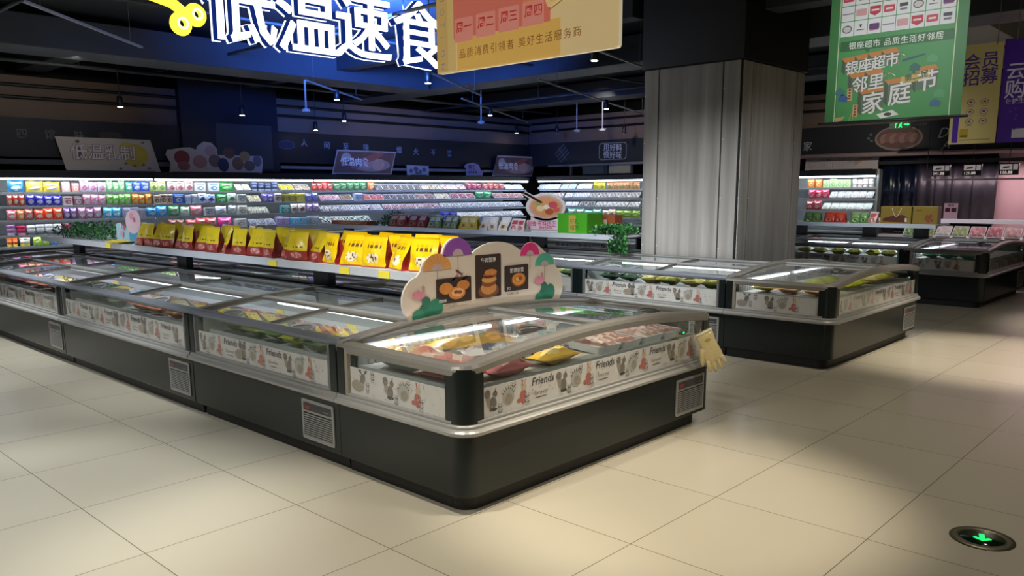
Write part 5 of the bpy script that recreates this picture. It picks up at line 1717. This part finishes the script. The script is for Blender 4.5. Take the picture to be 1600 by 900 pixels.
def block_text(word, x, z, size, step):
    """Isometric block letters: white face, orange top, grey-green side."""
    for i, ch in enumerate(word):
        q = MB()
        xx, zz = x + step * i, z + step * .10 * i
        w_ = size * .98
        h_ = size * .92
        dx, dz = -.035, .04
        q.plate([(xx, zz + h_), (xx + w_, zz + h_ + w_ * .10), (xx + w_ + dx, zz + h_ + w_ * .10 + dz), (xx + dx, zz + h_ + dz)], (0, -.0026 - .0003 * i, 0), X, Z, .001, gm('c8803c'))
        q.plate([(xx, zz), (xx, zz + h_), (xx + dx, zz + h_ + dz), (xx + dx, zz + dz)], (0, -.0024 - .0003 * i, 0), X, Z, .001, gm('4c5a48'))
        q.plate([(xx + .01, zz + .02), (xx + w_ - .01, zz + .02 + w_ * .09), (xx + w_, zz + h_ + w_ * .10), (xx, zz + h_)], (0, -.0028 - .0003 * i, 0), X, Z, .001, gm('5e705a'))
        q.text(ch, (xx + .002, -.0042 - .0003 * i, zz + size * .09), Vector((1, 0, .10)), Z, size, .001, gm('e4e0dc'), bold=.012)
        q.build('block_letter', t)
block_text('银座超市', .165, .43, .125, .118)
block_text('邻里', .235, .262, .148, .146)
block_text('家', .335, .06, .205, .2)
block_text('庭', .565, .125, .205, .2)
block_text('节', .80, .225, .185, .2)
q = MB()
q.plate([(.67, .30), (.91, .345), (.91, .415), (.67, .37)], (0, -.003, 0), X, Z, .001, gm('c8b060'))
q.text('第二届', (.70, -.0045, .325), (X + Z * .18), Z, .066, .001, gm('2f5a34'), bold=.012)
for x0, z0 in ((.20, .20), (.26, .05)):
    q.plate(rect(x0, x0 + .045, z0, z0 + .11), (0, -.003, 0), X, Z, .001, gm('d8a878'))
    for j in range(4):
        q.plate(rect(x0 + .012, x0 + .034, z0 + .012 + .025 * j, z0 + .028 + .025 * j), (0, -.0045, 0), X, Z, 0, gm('6a4830'))
for cx, cz in ((.64, .545), (.57, .38)):
    for j, c in enumerate(('e0b090', 'e8d8b8', 'd89070', 'e8d8b8')):
        q.plate([(cx, cz + .04)] + [(cx + .055 * math.cos(PI * (1 - (j + a) / 4)), cz + .03 * math.sin(PI * (1 - (j + a) / 4))) for a in (0, .5, 1)], (0, -.008, 0), X, Z, .0005, gm(c))
    q.plate(rect(cx - .002, cx + .002, cz - .07, cz), (0, -.0078, 0), X, Z, .0005, gm('b8b090'))
for cx, cz, c in ((.78, .44, '2c6a5c'), (.92, .50, '5aa06c'), (.13, .28, '3f7a78'), (.16, .22, '3c5c9a'), (.97, .12, '3f6a8a'), (1.0, .20, '5aa06c')):
    q.plate([(cx - .045, cz - .02), (cx + .04, cz - .03), (cx + .05, cz + .01), (cx, cz + .045), (cx - .04, cz + .02)], (0, -.003, 0), X, Z, .001, gm(c))
q.plate([(.67, .50), (.86, .54), (.86, .555), (.67, .52)], (0, -.003, 0), X, Z, .001, gm('2c5c64'))
q.plate([(.52, .02), (.68, .045), (.62, .09), (.48, .06)], (0, -.008, 0), X, Z, .001, gm('d8d8d0'))
q.plate(ell(.58, .055, .035, .016, 10), (0, -.0092, 0), X, Z, .0005, gm('3a4a3c'))
q.plate([(.10, .0), (.17, .03), (.19, .06), (.10, .05)], (0, -.003, 0), X, Z, .001, gm('c8a878'))
for a in (.22, .25):
    q.plate([(a, .0), (a + .008, .0), (a + .04, .09), (a + .032, .09)], (0, -.003, 0), X, Z, .001, gm('9aa848'))
q.build('printed_picture', t)
for xx in (.1, W_ - .1):
    MB().tube([(xx, .0, H_ - .02), (xx, .0, 4.0 - GZ0)], .004, mat('55585c', .5), 6).build('hanger_wire', t)

# ------------------------------------------------------------------ yellow and purple banners
t = thing('hanging_banner', 'yellow hanging banner with purple block lettering and six round icons', 'banner', (2.655, 8.0, 2.09))
W_, H_ = .43, .97
def ym(c): return mat(c, .5, 0, .05, 3.0, .04)
MB().plate(rect(0, W_, 0, H_), (0, 0, 0), X, Z, .008, ym('c6b478')).build('banner_sheet', t)
q = MB()
q.plate(rect(.03, .085, .015, .43), (0, -.0008, 0), X, Z, 0, ym('4c2a94'))
for s, x0, z0 in (('会', .08, .74), ('员', .24, .75), ('招', .08, .585), ('募', .24, .595)):
    q.text(s, (x0, -.0014, z0), X, Z, .165, .0008, ym('4a2f8c'), bold=.009)
for r in range(3):
    for c in range(2):
        cx, cz = .18 + .125 * c, .41 - .095 * r
        q.plate(ell(cx, cz, .037, .030, 18), (0, -.0012, 0), X, Z, 0, ym('6a4c90'))
        q.plate(ell(cx, cz, .030, .024, 18), (0, -.0016, 0), X, Z, 0, ym('d0bc74'))
        q.plate([(cx - .016, cz - .008), (cx + .016, cz - .008), (cx + .012, cz + .012), (cx - .014, cz + .01)], (0, -.002, 0), X, Z, 0, ym('6a3c74'))
        q.plate(rect(cx - .03, cx + .03, cz - .045, cz - .040), (0, -.0012, 0), X, Z, 0, ym('8a7440'))
q.plate(rrect(.10, .18, .06, .15, .01), (0, -.0012, 0), X, Z, 0, ym('b09430'))
q.plate(rect(.11, .17, .07, .085), (0, -.0016, 0), X, Z, 0, ym('5a4420'))
q.plate(rect(.10, .38, .035, .042), (0, -.0012, 0), X, Z, 0, ym('8a7440'))
q.build('printed_face', t)
for xx in (.08, W_ - .06):
    MB().tube([(xx, .0, H_ - .02), (xx, .0, 4.0 - 2.09)], .004, mat('55585c', .5), 6).build('hanger_wire', t)
t = thing('hanging_banner', 'purple hanging banner with white lettering beside the yellow banner', 'banner', (3.09, 8.02, 2.09))
W_, H_ = .62, .99
MB().plate(rect(0, W_, 0, H_), (0, 0, 0), X, Z, .008, ym('4a2596')).build('banner_sheet', t)
q = MB()
for s, x0, z0, sz in (('云', .03, .62, .17), ('购', .03, .44, .19), ('惠', .24, .62, .17), ('物', .24, .44, .17)):
    q.text(s, (x0, -.0014, z0), X, Z, sz, .0008, ym('d8d0e0'), bold=.01)
q.text('便捷生活', (.05, -.0014, .375), X, Z, .055, .0008, ym('d0c8dc'), bold=.01)
for i in range(14):
    rr_ = random.Random(i)
    q.plate(ell(rr_.uniform(.04, .5), rr_.uniform(.1, .33), .012, .009, 8), (0, -.0012, 0), X, Z, 0, ym('6a44b4'))
q.plate(rect(.13, .3, .04, .13), (0, -.0012, 0), X, Z, 0, ym('cfc8d8'))
q.build('printed_face', t)
for xx in (.1, W_ - .1):
    MB().tube([(xx, .0, H_ - .02), (xx, .0, 4.0 - 2.09)], .004, mat('55585c', .5), 6).build('hanger_wire', t)

# ------------------------------------------------------------------ exit sign over the far aisle
t = thing('exit_sign', 'small green running-man exit sign hanging near the back wall', 'exit sign', (.02, 14.0, 2.68))
MB().box(0, .36, 0, .03, 0, .115, mat('3c5a44', .4), .004).build('sign_box', t)
q = MB()
G2 = emit_mat('2cf070', 2.2)
q.plate([(.15, .02), (.17, .02), (.185, .05), (.20, .02), (.215, .02), (.195, .065), (.205, .085), (.17, .085), (.165, .06)], (0, -.001, 0), X, Z, .001, G2)
q.plate(ell(.195, .098, .011, .011, 10), (0, -.001, 0), X, Z, .001, G2)
q.plate([(.10, .02), (.11, .02), (.11, .09), (.13, .09), (.13, .1), (.10, .1)], (0, -.001, 0), X, Z, .001, G2)
q.plate([(.24, .06), (.30, .06), (.30, .045), (.335, .07), (.30, .095), (.30, .08), (.24, .08)], (0, -.001, 0), X, Z, .001, G2)
q.build('running_man', t)
MB().tube([(.18, .015, .115), (.18, .015, 1.32)], .006, mat('55585c', .5), 6).build('hanger_rod', t)

# ------------------------------------------------------------------ chalk lettering on the black boards (flat painted letters)
def chalk(s, O, U, V, size, label, c='7c8088', bold=.01):
    q = MB()
    q.text(s, O, U, V, size, .004, mat(c, .7, 0, .1), 'CENTER', bold)
    return q
q = MB()
for s, y in (('四', 2.99), ('馆', 3.41), ('味', 3.86)):
    q.text(s, (-9.716, y, 2.55), Y, Z, .17, .004, mat('5c5f66', .7), 'CENTER', .012)
q.plate(ell(4.38, 2.63, .20, .07, 20), (-9.716, 0, 0), Y, Z, .004, mat('3a3230', .7))
q.plate(ell(7.83, 2.60, .20, .09, 20), (-9.716, 0, 0), Y, Z, .004, mat('34405c', .7))
q.plate(ell(7.83, 2.60, .18, .075, 20), (-9.714, 0, 0), Y, Z, .004, mat('1a2440', .7))
for s, y, z in (('人', 8.25, 2.60), ('间', 8.80, 2.57), ('至', 9.29, 2.56), ('味', 9.83, 2.56), ('烟', 10.76, 2.53), ('火', 11.27, 2.51), ('不', 11.81, 2.51), ('离', 12.33, 2.50)):
    q.text(s, (-9.716, y, z), Y, Z, .16, .004, mat('7a8498', .7), 'CENTER', .008)
q.build('chalk_lettering', bpy.data.objects['trim_1'])
t = thing('chalk_stamp', 'round-cornered chalk stamp of two worded lines on the black board near the pillar', 'lettering', (-6.98, 15.30, 2.60))
q = MB()
outer, inner = rrect(-.42, .42, -.21, .21, .08), rrect(-.40, .40, -.19, .19, .07)
for a, b in zip(range(len(outer)), list(range(1, len(outer))) + [0]):
    q.plate([outer[a], outer[b], inner[b], inner[a]], (0, -.002, 0), X, Z, 0, mat('70747c', .7))
q.text('用好料', (0, -.004, .02), (X + Z * -.06), Z, .19, .004, mat('9a9ea6', .7), 'CENTER', .012)
q.text('做好味', (0, -.004, -.16), (X + Z * -.06), Z, .19, .004, mat('9a9ea6', .7), 'CENTER', .012)
q.build('stamp_print', t)
q = MB()
U_ = Vector((.77, 0, .64)); V_ = Vector((-.64, 0, .77))
for i in range(4):
    q.plate(rect(-.2, .2, -.15 + .09 * i, -.11 + .09 * i), (-8.6, 15.297, 2.60), U_, V_, .004, mat('4c5058', .7))
q.plate(rect(-.02, .02, -.22, .2), (-8.6, 15.296, 2.60), U_, V_, .004, mat('4c5058', .7))
tag(q.build('chalk_drawing'), 'tilted chalk drawing like a fish skeleton beside the round-cornered stamp', 'drawing')
t = thing('plate_drawing', 'chalk drawing of an oval plate of sliced meat on the black board', 'drawing', (-.24, 15.30, 2.595))
q = MB()
q.plate(ell(0, 0, .44, .235, 30), (0, -.002, 0), X, Z, .003, mat('8a7670', .7))
q.plate(ell(0, .01, .40, .20, 30), (0, -.004, 0), X, Z, .003, mat('6a4a46', .7, 0, .3, 14))
for i in range(7):
    q.plate(ell(-.27 + .09 * i, .0 + .02 * (i % 2), .07, .10, 14, rot=-.5), (0, -.0055 - .0004 * i, 0), X, Z, .001, mat('7d5a54' if i % 2 else '8f6f68', .7, 0, .25, 20))
for i in range(4):
    q.plate([(.30 + .05 * i, .20), (.33 + .05 * i, .27), (.35 + .05 * i, .20), (.33 + .05 * i, .25)], (0, -.002, 0), X, Z, .002, mat('7d8088', .7))
for cx, cz in ((-.56, .02), (-.52, .09), (-.50, -.03)):
    q.plate(ell(cx, cz, .03, .025, 10), (0, -.002, 0), X, Z, .002, mat('5c6068', .7))
q.build('plate_print', t)
q = MB()
q.text('D', (.53, 15.294, 2.57), (X + Z * .1), (Z + X * .3), .26, .004, mat('a8aab0', .7), 'CENTER', .0)
q.text('A', (.60, 15.294, 2.36), (X + Z * .1), (Z + X * .3), .22, .004, mat('a8aab0', .7), 'CENTER', .0)
q.text('家', (-2.02, 15.294, 2.44), X, Z, .2, .004, mat('a8aab0', .7), 'CENTER', .0)
q.build('chalk_initials', bpy.data.objects['trim_3'])

# ------------------------------------------------------------------ boards standing on the wall refrigerators
def top_board(poly, y, label, base='cfcac0', name='topper_board', x=-9.62, rot=PI / 2, cat='board', tilt=-.06):
    t = thing(name, label, cat, (x, y, 2.022) if rot else (y, x, 2.022), rot)
    MB().plate(poly, (0, 0, 0), X, Vector((0, -math.sin(tilt), math.cos(tilt))), .012, mat(base, .6, 0, .05)).build('board', t)
    MB().box(min(p[0] for p in poly) + .1, max(p[0] for p in poly) - .1, -.02, .16, 0, .012, mat('2c2e30', .5)).build('foot_plate', t)
    return t
F = lambda: None
TV = Vector((0, math.sin(.06), math.cos(.06)))
def off(t_): return Vector((0, -t_, 0))
t = top_board([(.12, 0), (1.70, 0), (1.57, .56), (0, .56)], 3.46, 'white slanted board with a yellow blob and outlined characters, on the wall refrigerators', 'b8b0a8')
q = MB()
q.text('低温乳制', (.20, -.004, .22), X, TV, .27, .002, mat('7c5c84', .6), bold=.028)
q.text('低温乳制', (.20, -.008, .22), X, TV, .27, .002, mat('cfc8c8', .6), bold=.006)
q.plate(ell(1.28, .28, .22, .20, 20), off(.004), X, TV, .001, mat('b8a83c', .6, 0, .15, 6))
q.plate(ell(1.14, .38, .14, .13, 16), off(.005), X, TV, .001, mat('c0b048', .6))
q.plate([(1.38, .48), (1.46, .50), (1.44, .53)], off(.006), X, TV, .001, mat('a03c34', .6))
q.plate(ell(.34, .49, .035, .03, 10), off(.004), X, TV, .001, mat('6a5a3c', .6))
for cx, cz in ((1.1, .14), (1.25, .1), (1.4, .12), (1.0, .05), (1.5, .06)):
    q.plate(ell(cx, cz, .03, .022, 8), off(.007), X, TV, .001, mat('7a6a44', .6))
q.build('printed_face', t)
# scalloped cut-out (its figures are left out: a plain board with round patches)
sc = [(0.02, 0), (1.88, 0), (1.92, .16)] + [(1.80 + .12 * math.cos(a), .28 + .10 * math.sin(a)) for a in (0, .8, 1.6, 2.4)] + [(1.52 + .14 * math.cos(a), .36 + .12 * math.sin(a)) for a in (.3, 1.0, 1.7, 2.5)] \
    + [(1.20 + .17 * math.cos(a), .42 + .14 * math.sin(a)) for a in (.3, 1.0, 1.7, 2.5)] + [(.78 + .20 * math.cos(a), .42 + .16 * math.sin(a)) for a in (.2, 1.0, 1.8, 2.7)] + [(.40 + .22 * math.cos(a), .34 + .12 * math.sin(a)) for a in (.7, 1.3, 2.0)] + [(.08 + .10 * math.cos(a), .32 + .10 * math.sin(a)) for a in (1.2, 2.2, 3.2)] + [(.06, .16)]
t = top_board(sc, 5.30, 'white scalloped cut-out board with plain round colour patches, on the wall refrigerators', 'b4acaa')
q = MB()
for i, (cx, cz, rx, rz, c) in enumerate(((.28, .27, .15, .13, '7c3434'), (.30, .12, .12, .09, '8a5450'), (.62, .20, .14, .12, 'a07470'), (.85, .40, .12, .10, 'a8908c'), (.92, .22, .13, .12, '6a5a58'), (1.08, .15, .11, .13, '26304c'), (1.22, .38, .12, .11, '5c4638'), (1.38, .18, .12, .13, '7c5c48'), (1.54, .32, .11, .10, '9a7c50'), (1.62, .14, .12, .10, '6c5a50'), (1.80, .24, .09, .11, '60646c'))):
    q.plate(ell(cx, cz, rx, rz, 16), off(.004 + .0006 * i), X, TV, .0005, mat(c, .6, 0, .2, 12))
q.build('printed_face', t)
def pork_board(t, wd, s='低温肉食'):
    q = MB()
    q.plate([(.03, .03), (wd - .21, .03), (wd - .03, .49), (.19, .49)], off(.003), X, TV, .001, mat('6a4c44', .55, 0, .3, 5))
    q.plate(ell(wd * .58, .22, .55, .15, 24), off(.0045), X, TV, .001, mat('94847c', .55))
    for i, (cx, cz, rx, rz, c) in enumerate(((.85, .24, .20, .12, 'b08c7c'), (1.12, .22, .16, .13, 'b89484'), (1.0, .38, .3, .07, '9a5a4c'), (.35, .36, .12, .1, 'a8a498'), (.55, .18, .1, .06, '8a6a5c'))):
        q.plate(ell(cx * wd / 1.6, cz, rx * wd / 1.6, rz, 16, rot=.3), off(.006 + .0006 * i), X, TV, .0005, mat(c, .55, 0, .25, 9))
    q.text(s, (.22, -.012, .20), X, TV, .19, .003, mat('f2eeea', .5), bold=.01)
    q.build('printed_face', t)
t = top_board([(0, 0), (1.60, 0), (1.78, .52), (.18, .52)], 8.84, 'brown slanted picture board of sliced meat, standing mid-row on the wall refrigerators', 'a8a0a0')
pork_board(t, 1.78)
t = top_board([(.0, 0), (.66, 0), (.67, .22), (0, .23)], 10.91, 'small white board with grey blots, between the brown boards', '9a98a0')
q = MB()
for cx, cz, rx, rz in ((.12, .1, .05, .05), (.27, .14, .07, .06), (.40, .08, .05, .05), (.52, .13, .06, .05), (.3, .05, .06, .03)):
    q.plate(ell(cx, cz, rx, rz, 12), off(.004), X, TV, .001, mat('55545c', .6, 0, .3, 20))
q.build('printed_face', t)
t = top_board([(.06, 0), (.62, 0), (.66, .10), (.58, .14), (.52, .28), (.30, .33), (.08, .29), (.0, .22), (.07, .18)], 12.74, 'small pink-edged cloud board with dark pink words on the wall refrigerators', 'a894a4')
q = MB()
q.text('鲜食', (.14, -.004, .17), X, TV, .12, .002, mat('7c2c4c', .6), bold=.02)
q.text('好吃不贵', (.12, -.004, .06), X, TV, .08, .002, mat('4c2c3c', .6), bold=.01)
q.build('printed_face', t)
t = top_board([(0, 0), (1.52, 0), (1.72, .53), (.24, .53)], 13.72, 'brown slanted picture board close to the shop corner', 'a8a0a0')
pork_board(t, 1.72)
t = top_board([(0, 0), (1.46, 0), (1.46, .27), (0, .25)], -2.02, 'long pale board with outlined characters above the foam-tray refrigerator', 'b8acac', x=15.24, rot=0)
q = MB()
q.text('低温乳制品', (.02, -.004, .07), X, TV, .20, .002, mat('6a5464', .6), bold=.02)
q.text('低温乳制品', (.02, -.007, .07), X, TV, .20, .002, mat('c4baba', .6), bold=.0)
q.plate([(1.02, .08), (1.16, .16), (1.30, .18), (1.38, .24), (1.10, .24), (1.0, .16)], off(.004), X, TV, .001, mat('a88c78', .6))
q.build('printed_face', t)

# ------------------------------------------------------------------ meat counter
t = thing('meat_counter', 'long meat counter with a white-edged glass case under pink light, by the back wall', 'counter', (-.42, 14.3, 0))
MB().box(0, 4.6, .0, 1.0, 0, .74, mat('23302c', .35), .01).build('counter_body', t)
MB().box(0, 4.6, .0, 1.0, .74, .78, mat('d8d4d4', .4), .004).build('display_deck', t)
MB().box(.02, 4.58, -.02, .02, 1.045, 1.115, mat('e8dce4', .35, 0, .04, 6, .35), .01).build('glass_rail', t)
MB().box(.02, 4.58, .0, .006, .78, 1.045, GLASS).build('front_glass', t)
MB().box(0, .04, 0, 1.0, .78, 1.10, mat('39403e', .4)).build('end_panel', t)
d = bpy.data.lights.new('meat_lamp', 'AREA'); d.energy = 26; d.color = (1, .76, .80); d.shape = 'RECTANGLE'; d.size = 2.6; d.size_y = .1
o = bpy.data.objects.new('meat_lamp', d); COL.objects.link(o); o.location = (1.6, 14.75, 2.05)
MCOL = [('green', ('6a9a44', 'b8d488')), ('green', ('7aa450', 'c0d090')), ('white', ('dcd4cc', 'f0e8e4')), ('pale green', ('a0b870', 'd0dca8')), ('pink', ('d88088', 'f0c0c0')), ('rose', ('cc6c78', 'e8a8ac')), ('light pink', ('e0a0a0', 'f4d4d0')), ('red-pink', ('c85868', 'e09098')), ('dusty pink', ('c88084', 'e4b4b4')), ('deep pink', ('c05060', 'e08890'))]
for i, (cn, cc) in enumerate(MCOL):
    o = link('meat_tray', tray_mesh(.25, .05, .26, cc[0], cc[1], i % 2), None, (.62 + .27 * i - .42 + .2, 14.36, .781))
    tag(o, '%s tray of food on the meat counter, counted from the gold boxes' % (ORD[i] + ' ' + cn), 'tray', 'trays on the meat counter')
# smoked curtain panels and pink wall behind the counter
struct(MB().box(1.50, 8.5, 15.24, 15.28, .0, 2.25, mat('b8989c', .5, 0, .06, 4)).build('trim_%d' % k)); k += 1
CUR = mat('2a2830', .4, 0, .12, 3.0)
xs = [-.42, -.12, .18, .50, .82, 1.16, 1.52]
for i, (xa, xb) in enumerate(zip(xs[:-1], xs[1:])):
    q = MB()
    n = 8
    vs = []
    for j in range(n + 1):
        xx = xa + (xb - xa + .02) * j / n
        yy = 15.12 + .02 * math.sin(j * 1.3 + i) + (.012 if i % 2 else 0)
        vs += [(xx, yy, 1.0), (xx, yy, 2.2), (xx, yy + .006, 1.0), (xx, yy + .006, 2.2)]
    fs = []
    for j in range(n):
        a = j * 4
        fs += [(a, a + 4, a + 5, a + 1), (a + 2, a + 3, a + 7, a + 6), (a + 1, a + 5, a + 7, a + 3), (a, a + 2, a + 6, a + 4)]
    fs += [(0, 1, 3, 2), (4 * n, 4 * n + 2, 4 * n + 3, 4 * n + 1)]
    q.add(vs, fs, CUR if i > 1 else mat('10182a', .25, 0, .12, 3.0), True)
    tag(q.build('strip_curtain'), '%s dark plastic curtain strip behind the meat counter, counted from the foam trays' % ORD[i], 'curtain', 'dark curtain strips')
struct(MB().box(-.5, 5.5, 15.05, 15.10, 2.10, 2.16, BLACK).build('trim_%d' % k)); k += 1
for i, (x0, s) in enumerate(((.60, '141.88'), (1.10, '121.88'), (1.66, '110.88'))):
    t = thing('price_light_box', ['price box showing 141, hanging over the gold boxes', 'price box showing 121, hanging between the other two over the meat counter', 'framed price box showing 110 by the pink wall'][i], 'price sign', (x0, 14.62, 1.86))
    MB().box(0, .30, 0, .04, 0, .20, mat('231a1e', .4), .004).build('box_body', t)
    q = MB()
    q.plate(rect(.02, .20, .09, .18), (0, -.001, 0), X, Z, .001, mat('cfc4c0', .5, 0, .1, 9, .3))
    q.plate(rect(.215, .285, .09, .18), (0, -.001, 0), X, Z, .001, mat('c4b8b8', .5, 0, .1, 9, .3))
    q.plate([(.05, .11), (.15, .12), (.17, .15), (.08, .145)], (0, -.003, 0), X, Z, .001, mat('8a6a58', .5))
    q.text(s, (.02, -.002, .02), X, Z, .07, .001, mat('e8dcd8', .5, 0, .02, 5, .6), bold=.012)
    q.build('price_face', t)
    MB().tube([(.15, .02, .2), (.15, .02, 2.14)], .006, BLACK, 6).build('hanger_rod', t)
struct(MB().box(.45, 3.0, 14.66, 14.69, 1.78, 1.81, mat('c8b8ba', .4, .2)).build('trim_%d' % k)); k += 1
for xx in (.5, 2.9):
    struct(MB().tube([(xx, 14.675, 1.8), (xx, 14.675, 4.0)], .006, BLACK, 6).build('trim_%d' % k)); k += 1
t = thing('notice_card', 'pink-tinted notice card standing on the meat counter edge', 'card', (.95, 14.28, 1.116))
MB().plate(rect(0, .22, 0, .27), (0, 0, 0), X, Z, .004, mat('d8b0bc', .5, 0, .04, 5, .15)).build('card', t)
q = MB()
q.text('新鲜', (.11, -.001, .215), X, Z, .05, .0005, mat('4c1c34', .5), 'CENTER', .01)
for x0 in (.02, .12):
    q.plate(rect(x0, x0 + .08, .12, .19), (0, -.001, 0), X, Z, .0005, mat('7c2c4c', .5, 0, .3, 30))
q.build('printed_face', t)

# ------------------------------------------------------------------ light streaks built as solid hanging bars, and spot heads
RAILM = mat('8d9298', .4, .3)
def rail(p, q_, label):
    q = MB()
    a, b = Vector(p), Vector(q_)
    d_ = (b - a).normalized()
    s_ = d_.cross(Z).normalized() * .014
    q.add([a - s_, a + s_, b + s_, b - s_, a - s_ + Z * .022, a + s_ + Z * .022, b + s_ + Z * .022, b - s_ + Z * .022], [(3, 2, 1, 0), (4, 5, 6, 7), (0, 1, 5, 4), (1, 2, 6, 5), (2, 3, 7, 6), (3, 0, 4, 7)], RAILM)
    t = thing('streak_bar', label, 'lighting track', a)
    for i in range(len(q.v)):
        q.v[i] = tuple(Vector(q.v[i]) - a)
    q.build('rail', t)
    for f_ in (.12, .88):
        p_ = (b - a) * f_
        MB().tube([p_ + Z * .02, (p_.x, p_.y, 4.0 - a.z)], .004, mat('55585c', .5), 6).build('hanger_wire', t)
rail((-3.0, 1.15, 3.3), (-4.6, 2.85, 3.3), 'pale light-streak bar high up near the yellow emblem')
rail((-5.75, 5.78, 3.3), (-7.31, 7.97, 3.3), 'pale light-streak bar under the glowing letters')
rail((-3.40, 5.9, 3.3), (-5.29, 9.06, 3.3), 'pale light-streak bar with a lit spot, starting at the orange board')
rail((-5.89, 9.16, 3.3), (-8.6, 14.0, 3.3), 'pale light-streak bar with a lit spot, reaching towards the shop corner')
rail((-3.2, 8.21, 3.3), (-5.6, 14.9, 3.3), 'pale light-streak bar with a lit spot, running behind the pillar')
rail((-.90, 6.40, 3.3), (-1.41, 8.45, 3.3), 'pale light-streak bar with a lit spot, beside the pillar casing')

def spot_head(x, y, z, label, lit=True, ztop=4.0, r=.045, tiltd=(0, 0), name='track_spot'):
    t = thing(name, label, 'spotlight', (x, y, z), 0, 'lit ceiling spots' if lit else 'unlit ceiling cans')
    MB().lathe([(r * .94, .0), (r, .004), (r, .15), (r * .6, .17), (r * .2, .175)], mat('1a1b1d', .4), n=16).build('head', t)
    MB().lathe([(r * .86, -.004), (r * .86, .003)], LENS if lit else mat('8a8478', .4, 0, .05, 5, .2), n=16).build('lens', t)
    MB().tube([(0, 0, .17), (0, 0, ztop - z)], .007, mat('2c2d30', .5), 6).build('stem', t)
spot_head(-8.6, 4.14, 3.02, 'lit spot in front of the brown battens near the yellow emblem', ztop=4.0)
spot_head(-8.6, 6.27, 3.02, 'lit spot in front of the dark upright')
spot_head(-6.53, 6.875, 3.17, 'lit spot on the light-streak bar below the glowing letters', ztop=3.31)
spot_head(-9.2, 8.91, 3.10, 'lit spot close to the brown battens above the brown picture board')
spot_head(-9.2, 8.20, 2.88, 'low lit spot beside the dark upright')
spot_head(-3.74, 6.469, 3.15, 'lit spot on the light-streak bar at the edge of the orange board', ztop=3.31)
spot_head(-6.84, 10.854, 3.18, 'lit spot on the light-streak bar reaching towards the shop corner', ztop=3.31)
spot_head(-4.40, 11.555, 3.18, 'lit spot on the light-streak bar behind the pillar', ztop=3.31)
spot_head(-.976, 6.71, 3.18, 'lit spot on the short light-streak bar beside the pillar casing', ztop=3.31)
spot_head(-9.39, 14.4, 3.12, 'lit spot in the shop corner above the brown picture board')
spot_head(-8.03, 14.4, 3.05, 'unlit black can above the tilted chalk drawing', False)
spot_head(-6.0, 14.4, 2.93, 'unlit black can near the pillar above the chalk stamp', False)
def pendant_rod(x, y, z, label):
    t = thing('ceiling_camera', label, 'ceiling fixture', (x, y, z), 0, 'white rods hanging from the ceiling')
    MB().tube([(0, 0, .05), (0, 0, 4.0 - z)], .016, mat('9a9ca2', .4), 8).build('rod', t)
    MB().lathe([(.02, .05), (.06, .03), (.075, .0), (.06, -.015), (.02, -.02)], mat('a4a6aa', .4), n=14).build('fixture_head', t)
    MB().box(-.10, .10, -.01, .01, .02, .035, mat('8a8c90', .4), .002).build('bracket', t)
pendant_rod(-6.95, 6.54, 3.0, 'white rod and fixture hanging below the second glowing letter')
pendant_rod(-6.71, 10.46, 3.0, 'white rod and fixture hanging below the orange board')
pendant_rod(-6.68, 13.5, 2.98, 'white rod and fixture hanging near the back wall, farther from the pillar')
pendant_rod(-5.95, 13.5, 2.96, 'white rod and fixture hanging near the back wall beside the pillar')
